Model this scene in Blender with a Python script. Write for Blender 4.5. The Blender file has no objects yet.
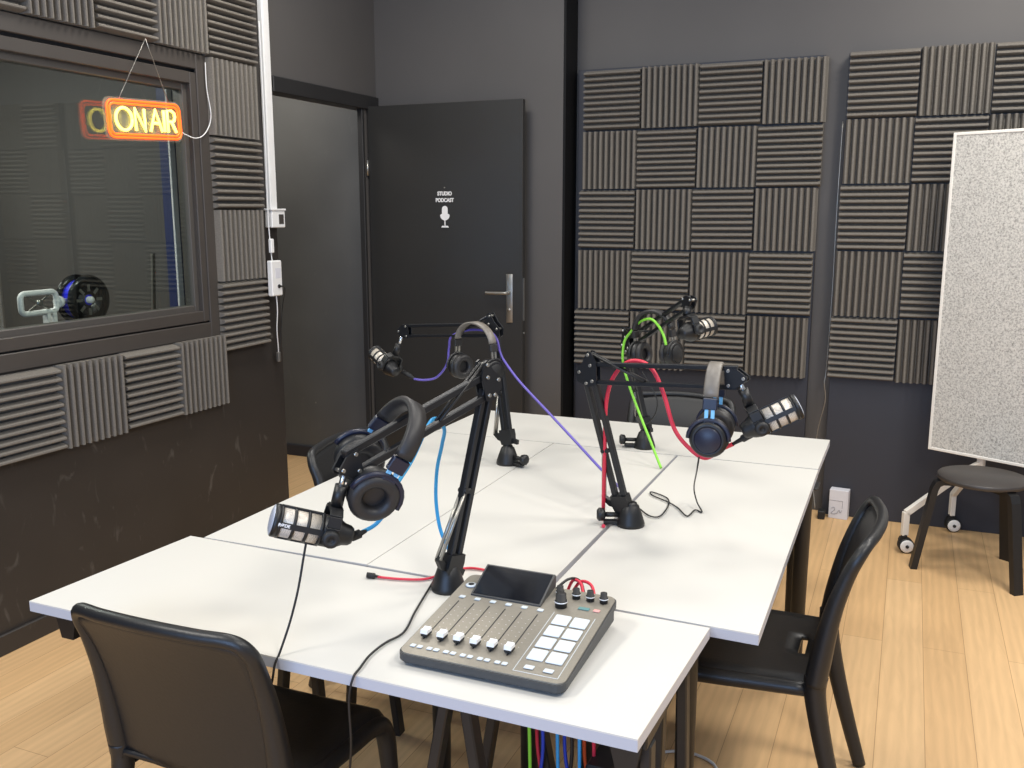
import bpy, bmesh, math, random
from mathutils import Vector, Matrix
random.seed(7)
PI = math.pi
S = bpy.context.scene
COL = S.collection
V = Vector

# ------------------------------------------------------------------ camera, world, lights, exposure
F = 933.387                                    # focal length in pixels of the 1024 wide frame
CAM = V((0, 0, 1.6))
RIGHT = V((0.920557687, 0.390606014, -0.000697886))
UP = V((-0.0697862261, 0.166225546, 0.983615245))
BACK = V((0.384322036, -0.905425872, 0.180279124))
cd = bpy.data.cameras.new('camera')
cam = bpy.data.objects.new('camera', cd)
COL.objects.link(cam)
m = Matrix((RIGHT, UP, BACK)).transposed().to_4x4()
m.translation = CAM
cam.matrix_world = m
cd.sensor_width = 36
cd.lens = F * 36 / 1024
cd.clip_start = 0.05
S.camera = cam

w = bpy.data.worlds.new('world')
S.world = w
w.use_nodes = True
bg = w.node_tree.nodes['Background']
bg.inputs[0].default_value = (0.78, 0.86, 1.0, 1)
bg.inputs[1].default_value = 0.36

def area(name, loc, size, power, color, rot=(0, 0, 0), sy=None):
    l = bpy.data.lights.new(name, 'AREA')
    l.size = size
    if sy:
        l.shape = 'RECTANGLE'; l.size_y = sy
    l.energy = power
    l.color = color
    o = bpy.data.objects.new(name, l)
    o.location = loc
    o.rotation_euler = rot
    COL.objects.link(o)
    return o

WARM = (1.0, 0.95, 0.87)
for lx, ly, lp_ in ((-2.2, 0.3, 42), (-2.1, 3.3, 24), (-0.7, 2.2, 14), (1.1, 0.5, 42), (1.3, 2.5, 42), (0.5, 4.0, 30)):
    area('ceiling_light_lamp', (lx, ly, 3.25), 0.6, lp_, WARM)
area('window_daylight', (-0.6, -1.6, 1.5), 2.2, 60, (0.36, 0.58, 1.0), (PI / 2, 0, 0), 1.3)   # daylight from the window behind the camera
area('corridor_fill', (-3.75, 3.2 + 1.25, 2.55), 0.5, 9, WARM)  # added unseen fill that brightens the corridor beyond the opening
area('control_room_fill', (-4.3, 2.4, 2.6), 0.6, 42, (1, 0.97, 0.92))  # added unseen fill so the things behind the pane show up
S.view_settings.view_transform = 'Standard'
S.view_settings.look = 'None'
S.view_settings.gamma = 1
S.view_settings.use_curve_mapping = False
S.view_settings.exposure = 0.45

def at(x, y, X=None, Y=None, Z=None):
    """the point of the room on the line of sight of a pixel, at a known X, Y or Z"""
    d = RIGHT * ((x - 512) / F) + UP * (-(y - 384) / F) - BACK
    if X is not None: t = (X - CAM.x) / d.x
    elif Y is not None: t = (Y - CAM.y) / d.y
    else: t = (Z - CAM.z) / d.z
    return CAM + d * t

# ------------------------------------------------------------------ materials
def lin(c):
    c = c / 255
    return c / 12.92 if c <= 0.04045 else ((c + 0.055) / 1.055) ** 2.4

def mat(name, rgb, rough=0.5, metal=0.0, noise=0.0, scale=30.0, bump=0.0, spec=0.5, emit=0.0, stretch=None, coat=0.0):
    mt = bpy.data.materials.new(name)
    mt.use_nodes = True
    nt = mt.node_tree
    b = nt.nodes['Principled BSDF']
    c = tuple(lin(v) for v in rgb) + (1,)
    b.inputs['Base Color'].default_value = c
    b.inputs['Roughness'].default_value = rough
    b.inputs['Metallic'].default_value = metal
    b.inputs['Specular IOR Level'].default_value = spec
    b.inputs['Coat Weight'].default_value = coat
    if emit:
        b.inputs['Emission Color'].default_value = c
        b.inputs['Emission Strength'].default_value = emit
    if noise or bump:
        tc = nt.nodes.new('ShaderNodeTexCoord')
        mp = nt.nodes.new('ShaderNodeMapping')
        if stretch: mp.inputs['Scale'].default_value = stretch
        nz = nt.nodes.new('ShaderNodeTexNoise')
        nz.inputs['Scale'].default_value = scale
        nz.inputs['Detail'].default_value = 5
        nt.links.new(tc.outputs['Object'], mp.inputs[0])
        nt.links.new(mp.outputs[0], nz.inputs['Vector'])
        if noise:
            mr = nt.nodes.new('ShaderNodeMapRange')
            mr.inputs['From Min'].default_value = 0.3
            mr.inputs['From Max'].default_value = 0.7
            mr.inputs['To Min'].default_value = 1 - noise
            mr.inputs['To Max'].default_value = 1 + noise
            mx = nt.nodes.new('ShaderNodeVectorMath')
            mx.operation = 'SCALE'
            mx.inputs[0].default_value = c[:3]
            nt.links.new(nz.outputs['Fac'], mr.inputs['Value'])
            nt.links.new(mr.outputs[0], mx.inputs['Scale'])
            nt.links.new(mx.outputs[0], b.inputs['Base Color'])
        if bump:
            bp = nt.nodes.new('ShaderNodeBump')
            bp.inputs['Strength'].default_value = bump
            bp.inputs['Distance'].default_value = 0.003
            nt.links.new(nz.outputs['Fac'], bp.inputs['Height'])
            nt.links.new(bp.outputs[0], b.inputs['Normal'])
    return mt

def speckle(mt, dots=(190, 185, 175), scale=9.0, thr=0.055):
    """small chips and dust marks scattered over a dark painted surface"""
    nt = mt.node_tree
    b = nt.nodes['Principled BSDF']
    tc = nt.nodes.new('ShaderNodeTexCoord')
    vo = nt.nodes.new('ShaderNodeTexVoronoi')
    vo.inputs['Scale'].default_value = scale
    nz = nt.nodes.new('ShaderNodeTexNoise'); nz.inputs['Scale'].default_value = 2.3
    lt = nt.nodes.new('ShaderNodeMath'); lt.operation = 'LESS_THAN'; lt.inputs[1].default_value = thr
    gt = nt.nodes.new('ShaderNodeMath'); gt.operation = 'GREATER_THAN'; gt.inputs[1].default_value = 0.56
    mu = nt.nodes.new('ShaderNodeMath'); mu.operation = 'MULTIPLY'
    mu2 = nt.nodes.new('ShaderNodeMath'); mu2.operation = 'MULTIPLY'; mu2.inputs[1].default_value = 0.45
    mix = nt.nodes.new('ShaderNodeMix'); mix.data_type = 'RGBA'
    nt.links.new(tc.outputs['Object'], vo.inputs['Vector']); nt.links.new(tc.outputs['Object'], nz.inputs['Vector'])
    nt.links.new(vo.outputs['Distance'], lt.inputs[0]); nt.links.new(nz.outputs['Fac'], gt.inputs[0])
    nt.links.new(lt.outputs[0], mu.inputs[0]); nt.links.new(gt.outputs[0], mu.inputs[1]); nt.links.new(mu.outputs[0], mu2.inputs[0])
    nt.links.new(mu2.outputs[0], mix.inputs['Factor'])
    src = b.inputs['Base Color'].links
    if src: nt.links.new(src[0].from_socket, mix.inputs['A'])
    else: mix.inputs['A'].default_value = b.inputs['Base Color'].default_value
    mix.inputs['B'].default_value = tuple(lin(v) for v in dots) + (1,)
    # scuffs: short pale streaks
    mp = nt.nodes.new('ShaderNodeMapping'); mp.inputs['Scale'].default_value = (13, 13, 6)
    n2 = nt.nodes.new('ShaderNodeTexNoise'); n2.inputs['Scale'].default_value = 1.3; n2.inputs['Detail'].default_value = 6; n2.inputs['Distortion'].default_value = 0.8
    mr = nt.nodes.new('ShaderNodeMapRange'); mr.inputs['From Min'].default_value = 0.63; mr.inputs['From Max'].default_value = 0.78; mr.inputs['To Max'].default_value = 0.24
    m2 = nt.nodes.new('ShaderNodeMix'); m2.data_type = 'RGBA'
    nt.links.new(tc.outputs['Object'], mp.inputs[0]); nt.links.new(mp.outputs[0], n2.inputs['Vector']); nt.links.new(n2.outputs['Fac'], mr.inputs['Value'])
    nt.links.new(mr.outputs[0], m2.inputs['Factor']); nt.links.new(mix.outputs['Result'], m2.inputs['A']); m2.inputs['B'].default_value = tuple(lin(v * 0.75) for v in dots) + (1,)
    nt.links.new(m2.outputs['Result'], b.inputs['Base Color'])
    return mt

def wood_floor():
    mt = bpy.data.materials.new('oak_planks'); mt.use_nodes = True
    nt = mt.node_tree; N = nt.nodes; L = nt.links
    b = N['Principled BSDF']
    tc = N.new('ShaderNodeTexCoord')
    mp = N.new('ShaderNodeMapping'); mp.inputs['Rotation'].default_value = (0, 0, PI / 2)
    L.new(tc.outputs['Object'], mp.inputs[0])
    br = N.new('ShaderNodeTexBrick')
    br.offset = 0.37
    br.inputs['Scale'].default_value = 1
    br.inputs['Brick Width'].default_value = 1.8
    br.inputs['Row Height'].default_value = 0.142
    br.inputs['Mortar Size'].default_value = 0.0011
    br.inputs['Mortar Smooth'].default_value = 0.3
    br.inputs['Color1'].default_value = (lin(213), lin(177), lin(131), 1)
    br.inputs['Color2'].default_value = (lin(205), lin(167), lin(120), 1)
    br.inputs['Mortar'].default_value = (lin(160), lin(124), lin(86), 1)
    L.new(mp.outputs[0], br.inputs['Vector'])
    mp2 = N.new('ShaderNodeMapping'); mp2.inputs['Scale'].default_value = (9, 0.9, 1)
    L.new(tc.outputs['Object'], mp2.inputs[0])
    nz = N.new('ShaderNodeTexNoise'); nz.inputs['Scale'].default_value = 3.5; nz.inputs['Detail'].default_value = 8; nz.inputs['Distortion'].default_value = 1.4
    L.new(mp2.outputs[0], nz.inputs['Vector'])
    wv = N.new('ShaderNodeTexWave'); wv.inputs['Scale'].default_value = 1.1; wv.inputs['Distortion'].default_value = 9; wv.inputs['Detail'].default_value = 3
    wv.inputs['Detail Scale'].default_value = 0.6
    L.new(mp2.outputs[0], wv.inputs['Vector'])
    ad = N.new('ShaderNodeMath'); ad.operation = 'MULTIPLY_ADD'; ad.inputs[1].default_value = 0.28
    L.new(wv.outputs['Fac'], ad.inputs[0]); L.new(nz.outputs['Fac'], ad.inputs[2])
    mr = N.new('ShaderNodeMapRange'); mr.inputs['From Min'].default_value = 0.35; mr.inputs['From Max'].default_value = 0.95
    mr.inputs['To Min'].default_value = 0.90; mr.inputs['To Max'].default_value = 1.07
    L.new(ad.outputs[0], mr.inputs['Value'])
    sc = N.new('ShaderNodeVectorMath'); sc.operation = 'SCALE'
    L.new(br.outputs['Color'], sc.inputs[0]); L.new(mr.outputs[0], sc.inputs['Scale'])
    L.new(sc.outputs[0], b.inputs['Base Color'])
    b.inputs['Roughness'].default_value = 0.48
    b.inputs['Specular IOR Level'].default_value = 0.35
    return mt

def mesh_grille(name, light, dark, scale):
    mt = bpy.data.materials.new(name); mt.use_nodes = True
    nt = mt.node_tree; N = nt.nodes; L = nt.links
    b = N['Principled BSDF']
    tc = N.new('ShaderNodeTexCoord'); vo = N.new('ShaderNodeTexVoronoi'); vo.inputs['Scale'].default_value = scale
    vo.inputs['Randomness'].default_value = 0.25
    L.new(tc.outputs['Object'], vo.inputs['Vector'])
    mr = N.new('ShaderNodeMapRange'); mr.inputs['From Min'].default_value = 0.18; mr.inputs['From Max'].default_value = 0.42
    L.new(vo.outputs['Distance'], mr.inputs['Value'])
    mx = N.new('ShaderNodeMix'); mx.data_type = 'RGBA'
    mx.inputs['A'].default_value = tuple(lin(v) for v in dark) + (1,)
    mx.inputs['B'].default_value = tuple(lin(v) for v in light) + (1,)
    L.new(mr.outputs[0], mx.inputs['Factor']); L.new(mx.outputs['Result'], b.inputs['Base Color'])
    b.inputs['Roughness'].default_value = 0.42; b.inputs['Metallic'].default_value = 0.25
    return mt

def fabric_board():
    mt = bpy.data.materials.new('speckled_felt'); mt.use_nodes = True
    nt = mt.node_tree; N = nt.nodes; L = nt.links
    b = N['Principled BSDF']
    tc = N.new('ShaderNodeTexCoord')
    nz = N.new('ShaderNodeTexNoise'); nz.inputs['Scale'].default_value = 120; nz.inputs['Detail'].default_value = 6; nz.inputs['Roughness'].default_value = 0.75
    L.new(tc.outputs['Object'], nz.inputs['Vector'])
    cr = N.new('ShaderNodeValToRGB')
    cr.color_ramp.elements[0].position = 0.36; cr.color_ramp.elements[0].color = (lin(132), lin(130), lin(126), 1)
    cr.color_ramp.elements[1].position = 0.56; cr.color_ramp.elements[1].color = (lin(200), lin(197), lin(190), 1)
    L.new(nz.outputs['Fac'], cr.inputs[0]); L.new(cr.outputs[0], b.inputs['Base Color'])
    b.inputs['Roughness'].default_value = 0.95; b.inputs['Specular IOR Level'].default_value = 0.1
    return mt

def pane_glass():
    mt = bpy.data.materials.new('window_glass'); mt.use_nodes = True
    nt = mt.node_tree; N = nt.nodes; L = nt.links
    N.remove(N['Principled BSDF'])
    tr = N.new('ShaderNodeBsdfTransparent'); tr.inputs[0].default_value = (0.84, 0.88, 0.86, 1)
    gl = N.new('ShaderNodeBsdfGlossy'); gl.inputs['Roughness'].default_value = 0.0; gl.inputs[0].default_value = (0.95, 1, 0.97, 1)
    lw = N.new('ShaderNodeLayerWeight'); pw = N.new('ShaderNodeMath'); pw.operation = 'POWER'; pw.inputs[1].default_value = 4
    fr = N.new('ShaderNodeMath'); fr.operation = 'MULTIPLY_ADD'; fr.inputs[1].default_value = 0.9; fr.inputs[2].default_value = 0.07
    L.new(lw.outputs['Facing'], pw.inputs[0]); L.new(pw.outputs[0], fr.inputs[0])
    mx = N.new('ShaderNodeMixShader')
    L.new(fr.outputs[0], mx.inputs[0]); L.new(tr.outputs[0], mx.inputs[1]); L.new(gl.outputs[0], mx.inputs[2])
    L.new(mx.outputs[0], N['Material Output'].inputs[0])
    return mt

def acrylic():
    mt = bpy.data.materials.new('clear_acrylic'); mt.use_nodes = True
    nt = mt.node_tree; N = nt.nodes; L = nt.links
    N.remove(N['Principled BSDF'])
    tr = N.new('ShaderNodeBsdfTransparent'); tr.inputs[0].default_value = (0.95, 0.93, 0.86, 1)
    df = N.new('ShaderNodeBsdfPrincipled'); df.inputs['Base Color'].default_value = (0.9, 0.85, 0.7, 1); df.inputs['Roughness'].default_value = 0.2
    mx = N.new('ShaderNodeMixShader'); mx.inputs[0].default_value = 0.10
    L.new(tr.outputs[0], mx.inputs[1]); L.new(df.outputs[0], mx.inputs[2]); L.new(mx.outputs[0], N['Material Output'].inputs[0])
    return mt

M = dict(
    wall_left=speckle(mat('brown_black_paint', (46, 42, 39), 0.5, noise=0.10, scale=3)),
    wall_grey=mat('charcoal_paint', (80, 77, 75), 0.6, noise=0.05, scale=2),
    wall_corr=speckle(mat('grey_corridor_paint', (88, 88, 87), 0.6, noise=0.08, scale=3), (150, 148, 142)),
    board=mat('slate_board_paint', (44, 46, 54), 0.55, noise=0.05, scale=2),
    dark=mat('black_paint', (34, 33, 33), 0.5, noise=0.08, scale=4),
    casing=mat('dark_window_frame_paint', (66, 61, 57), 0.42, noise=0.06, scale=5),
    casing_in=mat('inner_frame_paint', (74, 70, 66), 0.38),
    black=mat('step_shade_black', (14, 14, 15), 0.6, noise=0.05, scale=4, spec=0.2),  # shade on the wall step's side face, put into the colour
    leaf=mat('door_paint', (42, 41, 39), 0.42, noise=0.08, scale=2.5),
    floor=wood_floor(),
    foam=mat('grey_acoustic_foam', (114, 109, 102), 0.95, noise=0.12, scale=160, bump=0.5, spec=0.1),
    top=mat('white_laminate', (200, 198, 192), 0.38, noise=0.012, scale=2, spec=0.4),
    edge=mat('grey_edge_band', (178, 179, 186), 0.45),
    blackmetal=mat('black_powder_coat', (19, 19, 20), 0.45, noise=0.1, scale=60),
    rod=mat('matt_black_tube', (30, 31, 34), 0.38, metal=0.3, noise=0.08, scale=80),
    plastic=mat('black_chair_plastic', (25, 25, 26), 0.42, noise=0.08, scale=120, bump=0.15),
    rubber=mat('black_rubber', (22, 22, 23), 0.6, noise=0.1, scale=50),
    chrome=mat('bright_steel', (205, 205, 205), 0.25, metal=1.0, noise=0.03),
    satin=mat('brushed_steel', (165, 162, 155), 0.35, metal=0.9, noise=0.05, scale=40),
    console=mat('console_face_metal', (140, 134, 122), 0.42, metal=0.35, noise=0.05, scale=200),
    console_side=mat('console_side_plastic', (58, 58, 58), 0.5, noise=0.05, scale=60),
    screen=mat('dark_glass_screen', (12, 14, 20), 0.12, noise=0.02),
    pad=mat('white_rubber_pad', (196, 203, 208), 0.5, noise=0.02),
    white=mat('white_plastic', (225, 224, 222), 0.45, noise=0.02),
    whitemetal=mat('white_lacquered_steel', (222, 218, 210), 0.4, noise=0.02),
    felt=fabric_board(),
    leather=mat('black_leatherette', (36, 34, 34), 0.5, noise=0.1, scale=90, bump=0.2),
    grey_leather=mat('worn_grey_headband', (112, 106, 98), 0.45, noise=0.15, scale=60),
    navy=mat('navy_plastic', (20, 24, 44), 0.4, noise=0.06, scale=60),
    cyan=mat('light_blue_slider', (120, 185, 225), 0.35, noise=0.03),
    grille=mesh_grille('silver_mic_mesh', (205, 196, 182), (95, 88, 80), 420),
    grille_blue=mesh_grille('silver_mic_mesh_front', (182, 186, 196), (110, 114, 124), 420),
    red=mat('red_cable_jacket', (200, 40, 62), 0.5, noise=0.04),
    purple=mat('purple_cable_jacket', (98, 84, 168), 0.5, noise=0.04),
    green=mat('green_cable_jacket', (130, 205, 60), 0.5, noise=0.04),
    blue=mat('blue_cable_jacket', (48, 150, 205), 0.5, noise=0.04),
    deepblue=mat('deep_blue_cable', (28, 60, 170), 0.5, noise=0.04),
    orange=mat('orange_cable', (215, 85, 40), 0.5, noise=0.04),
    blackcable=mat('black_cable', (26, 25, 25), 0.5, noise=0.05),
    filament=mat('blue_filament', (22, 34, 215), 0.35, noise=0.1, scale=200),
    gloss=mat('glossy_black_spool', (14, 14, 16), 0.15, noise=0.05),
    glass=pane_glass(), acrylic=acrylic(),
    neon_o=mat('orange_neon', (255, 92, 24), 0.4, emit=1.5),
    neon_y=mat('yellow_neon', (255, 236, 104), 0.4, emit=2.4),
    seat_top=mat('stool_top_laminate', (58, 54, 52), 0.4, noise=0.05),
    blue_cabinet=mat('dark_blue_cabinet', (30, 44, 92), 0.5, noise=0.05),
    paper=mat('pale_grey_card', (205, 205, 212), 0.7, noise=0.03),
    ink=mat('grey_ink', (120, 120, 128), 0.8),
    teal=mat('teal_button', (90, 130, 130), 0.5), rosy=mat('pale_red_button', (205, 150, 145), 0.5),
)

# ------------------------------------------------------------------ mesh builder
def frame(o, xa=None, za=None, ya=None):
    """matrix at point o with local x along xa and local z as near za as it can be"""
    if xa is not None and za is not None:
        x = V(xa).normalized(); z = V(za); z = (z - x * z.dot(x)).normalized(); y = z.cross(x)
    elif za is not None and ya is None:
        z = V(za).normalized(); h = V((1, 0, 0)) if abs(z.x) < 0.9 else V((0, 1, 0))
        y = z.cross(h).normalized(); x = y.cross(z)
    else:
        z = V(za).normalized(); y = V(ya); y = (y - z * y.dot(z)).normalized(); x = y.cross(z)
    mm = Matrix((x, y, z)).transposed().to_4x4(); mm.translation = V(o)
    return mm

class MB:
    def __init__(s): s.v = []; s.f = []; s.sm = []; s.mi = []
    def add(s, vs, fs, smooth=False, mi=0, T=None):
        k = len(s.v)
        for p in vs: s.v.append((T @ V(p)) if T is not None else V(p))
        for q in fs:
            s.f.append([k + i for i in q]); s.sm.append(smooth); s.mi.append(mi)
        return s
    def box(s, a, b, bev=0.0, T=None, mi=0, seg=1):
        a, b = [min(p, q) for p, q in zip(a, b)], [max(p, q) for p, q in zip(a, b)]
        bm = bmesh.new()
        vs = [bm.verts.new((x, y, z)) for x in (a[0], b[0]) for y in (a[1], b[1]) for z in (a[2], b[2])]
        for q in ((0, 1, 3, 2), (4, 6, 7, 5), (0, 4, 5, 1), (2, 3, 7, 6), (0, 2, 6, 4), (1, 5, 7, 3)): bm.faces.new([vs[i] for i in q])
        if bev > 0: bmesh.ops.bevel(bm, geom=bm.edges[:], offset=bev, segments=seg, affect='EDGES', profile=0.5)
        bm.verts.index_update()
        s.add([v.co.copy() for v in bm.verts], [[v.index for v in f.verts] for f in bm.faces], seg > 1, mi, T)
        bm.free(); return s
    def prism(s, pts, h0, h1, T=None, mi=0, smooth=False):
        """polygon in local xy, extruded along z from h0 to h1"""
        n = len(pts)
        ar = sum(pts[i][0] * pts[(i + 1) % n][1] - pts[(i + 1) % n][0] * pts[i][1] for i in range(n))
        if ar < 0: pts = pts[::-1]
        vs = [(x, y, h0) for x, y in pts] + [(x, y, h1) for x, y in pts]
        s.add(vs, [[(i), (i + 1) % n, n + (i + 1) % n, n + i] for i in range(n)], smooth, mi, T)
        s.add(vs, [list(range(n))[::-1], list(range(n, 2 * n))], False, mi, T)
        return s
    def lathe(s, prof, n=24, T=None, mi=0, smooth=True):
        """profile of (radius, z) pairs turned round local z; closed at ends with radius 0"""
        vs = []; fs = []
        for r, z in prof:
            for i in range(n):
                a = 2 * PI * i / n; vs.append((r * math.cos(a), r * math.sin(a), z))
        for j in range(len(prof) - 1):
            for i in range(n):
                k = (i + 1) % n
                fs.append([j * n + i, j * n + k, (j + 1) * n + k, (j + 1) * n + i])
        s.add(vs, fs, smooth, mi, T)
        if prof[0][0] > 1e-6: s.add(vs[:n], [list(range(n))[::-1]], False, mi, T)
        if prof[-1][0] > 1e-6: s.add(vs[-n:], [list(range(n))], False, mi, T)
        return s
    def cyl(s, p, q, r, n=16, r2=None, mi=0):
        p = V(p); q = V(q)
        s.lathe([(r, 0), (r if r2 is None else r2, (q - p).length)], n, frame(p, za=q - p), mi)
        return s
    def tube(s, pts, r, n=8, mi=0, closed=False, flat=1.0, flat_dir=None):
        pts = [V(p) for p in pts]; m_ = len(pts); vs = []; fs = []
        prev = None
        for i, p in enumerate(pts):
            a = pts[(i - 1) % m_] if (closed or i > 0) else p
            b = pts[(i + 1) % m_] if (closed or i < m_ - 1) else p
            t = (b - a).normalized()
            if flat_dir is not None: u = V(flat_dir)
            elif prev is None: u = V((0, 0, 1)) if abs(t.z) < 0.9 else V((1, 0, 0))
            else: u = prev
            u = (u - t * u.dot(t)).normalized(); prev = u
            w_ = t.cross(u)
            rr = r[i] if isinstance(r, (list, tuple)) else r
            for k in range(n):
                c = 2 * PI * k / n
                vs.append(p + u * math.cos(c) * rr * flat + w_ * math.sin(c) * rr)
        seg = m_ if closed else m_ - 1
        for i in range(seg):
            j = (i + 1) % m_
            for k in range(n):
                l = (k + 1) % n
                fs.append([i * n + k, i * n + l, j * n + l, j * n + k])
        s.add(vs, fs, True, mi)
        if not closed: s.add(vs[:n], [list(range(n))[::-1]], False, mi); s.add(vs[-n:], [list(range(n))], False, mi)
        return s
    def bar(s, p, q, w_, h, up=(0, 0, 1), mi=0, bev=0.0):
        """rectangular bar from p to q; h is measured along up"""
        p = V(p); q = V(q)
        s.box((0, -w_ / 2, -h / 2), ((q - p).length, w_ / 2, h / 2), bev, frame(p, xa=q - p, za=up), mi)
        return s
    def build(s, name, mats, parent=None, loc=None):
        me = bpy.data.meshes.new(name)
        off = V(loc) if loc is not None else V((0, 0, 0))
        me.from_pydata([tuple(v - off) for v in s.v], [], s.f)
        me.polygons.foreach_set('use_smooth', s.sm)
        me.polygons.foreach_set('material_index', s.mi)
        for x in (mats if isinstance(mats, (list, tuple)) else [mats]): me.materials.append(x)
        bm = bmesh.new(); bm.from_mesh(me); bmesh.ops.remove_doubles(bm, verts=bm.verts, dist=1e-6)
        bmesh.ops.recalc_face_normals(bm, faces=bm.faces); bm.to_mesh(me); bm.free()
        o = bpy.data.objects.new(name, me); COL.objects.link(o)
        if parent is not None: o.parent = parent
        if loc is not None: o.location = off
        return o

def smooth_path(pts, k=8, closed=False):
    pts = [V(p) for p in pts]; out = []; n = len(pts)
    rng = n if closed else n - 1
    for i in range(rng):
        p0 = pts[(i - 1) % n] if (closed or i > 0) else pts[i]; p1 = pts[i]; p2 = pts[(i + 1) % n]
        p3 = pts[(i + 2) % n] if (closed or i < n - 2) else p2
        for j in range(k):
            t = j / k
            out.append(0.5 * ((2 * p1) + (p2 - p0) * t + (2 * p0 - 5 * p1 + 4 * p2 - p3) * t * t + (3 * p1 - p0 - 3 * p2 + p3) * t ** 3))
    if not closed: out.append(pts[-1])
    return out

def text_mesh(name, body, size, depth, T, mt, parent=None, align='CENTER', sx=1.0, bold=0.0):
    c = bpy.data.curves.new(name, 'FONT'); c.body = body; c.size = size; c.extrude = depth / 2; c.align_x = align; c.align_y = 'CENTER'; c.offset = bold
    o = bpy.data.objects.new(name, c); COL.objects.link(o)
    bpy.context.view_layer.update()
    me = bpy.data.meshes.new_from_object(o.evaluated_get(bpy.context.evaluated_depsgraph_get()))
    bpy.data.objects.remove(o)
    for v in me.vertices: v.co = T @ V((v.co.x * sx, v.co.y, v.co.z))
    me.materials.clear(); me.materials.append(mt)
    t = bpy.data.objects.new(name, me); COL.objects.link(t)
    if parent is not None: t.parent = parent
    return t

def tag(o, label=None, cat=None, group=None, kind=None):
    if label: o['label'] = label
    if cat: o['category'] = cat
    if group: o['group'] = group
    if kind: o['kind'] = kind
    return o

def thing(name, label, cat, loc=(0, 0, 0), rz=0.0, group=None):
    o = bpy.data.objects.new(name, None); COL.objects.link(o)
    o.location = loc; o.rotation_euler = (0, 0, rz); o.empty_display_size = 0.1
    return tag(o, label, cat, group)

def dup(root, loc, rz, label, group=None):
    r = root.copy(); COL.objects.link(r); r.location = loc; r.rotation_euler = (0, 0, rz); r['label'] = label
    if group: r['group'] = group
    for ch in list(root.children):
        c = ch.copy(); COL.objects.link(c); c.parent = r
        for g in ch.children:
            d = g.copy(); COL.objects.link(d); d.parent = c
    return r

def struct(name, mb, mt, parent=None):
    o = mb.build(name, mt, parent)
    if parent is None: o['kind'] = 'structure'
    return o

# ------------------------------------------------------------------ the room
XL = -2.982
YJ0, YJ1 = 3.965, 4.81         # door opening in the left wall
YA = 4.97                      # back wall beside the door
YB = 5.16                      # back wall behind the boards
XS = -1.805                     # the step between them
TOPZ = 3.15
struct('floor', MB().box((-5.6, -2.2, -0.05), (3.2, 5.5, 0)), M['floor'])
WY0, WY1, WZ0, WZ1 = 1.15, 3.47, 1.075, 2.26   # hole for the window
b = MB()
b.box((XL - 0.12, -2.0, 0), (XL, WY0, TOPZ)); b.box((XL - 0.12, WY1, 0), (XL, YJ0, TOPZ))
b.box((XL - 0.12, WY0, 0), (XL, WY1, WZ0)); b.box((XL - 0.12, WY0, WZ1), (XL, WY1, TOPZ))
struct('wall_left', b, M['wall_left'])
b = MB()
b.box((XL - 0.12, YJ0 + 0.001, 2.2), (XL - 0.001, YA, TOPZ)); b.box((XL - 0.03, YJ1, 0), (XL - 0.001, YA, 2.199))
struct('wall_left_over_door', b, M['wall_grey'])
struct('wall_back', MB().box((XL - 0.12, YA, 0), (XS, YA + 0.3, TOPZ)), M['wall_grey'])
struct('wall_back_right', MB().box((XS, YB, 0), (3.2, YB + 0.15, TOPZ)), M['wall_grey'])
struct('trim_1', MB().box((XL - 0.06, YJ0 + 0.002, 2.192), (XL + 0.018, YA - 0.002, 2.27), 0.004), M['dark'])
b = MB(); b.box((XL - 0.028, YJ1 - 0.012, 0), (XL + 0.006, YJ1 + 0.012, 2.192), 0.003); struct('trim_2', b, M['dark'])
struct('step_shade_strip', MB().box((XS + 0.0005, YA + 0.0005, 0), (XS + 0.014, YB - 0.001, TOPZ)), M['black'])  # thin black sheet standing in for the shade on the step's side
# corridor beyond the opening
struct('wall_corridor_back', MB().box((-5.0, 5.04, 0), (XL - 0.121, 5.2, 2.7)), M['wall_corr'])
struct('wall_corridor_left', MB().box((-5.1, 3.95, 0), (-5.0, 5.2, 2.7)), M['wall_corr'])
struct('baseboard_corridor', MB().box((-5.0, 5.022, 0), (XL - 0.121, 5.04, 0.075), 0.003), M['board'])
struct('ceiling_corridor', MB().box((-5.1, 3.8, 2.7), (XL - 0.122, 5.2, 2.75)), M['wall_corr'])
struct('baseboard_left', MB().box((XL, -2.0, 0), (XL + 0.016, YJ0, 0.078), 0.003), M['wall_left'])
# control room behind the window
b = MB(); b.box((-5.3, 3.80, 0), (XL - 0.122, 3.94, 2.7)); struct('wall_control_right', b, M['wall_grey'])
struct('wall_control_back', MB().box((-5.4, 0.3, 0), (-5.3, 3.94, 2.7)), M['wall_grey'])
struct('ceiling_control', MB().box((-5.4, 0.3, 2.7), (XL - 0.122, 3.94, 2.75)), M['wall_grey'])
struct('wall_control_left', MB().box((-5.4, 0.2, 0), (XL - 0.122, 0.3, 2.7)), M['wall_grey'])

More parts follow.
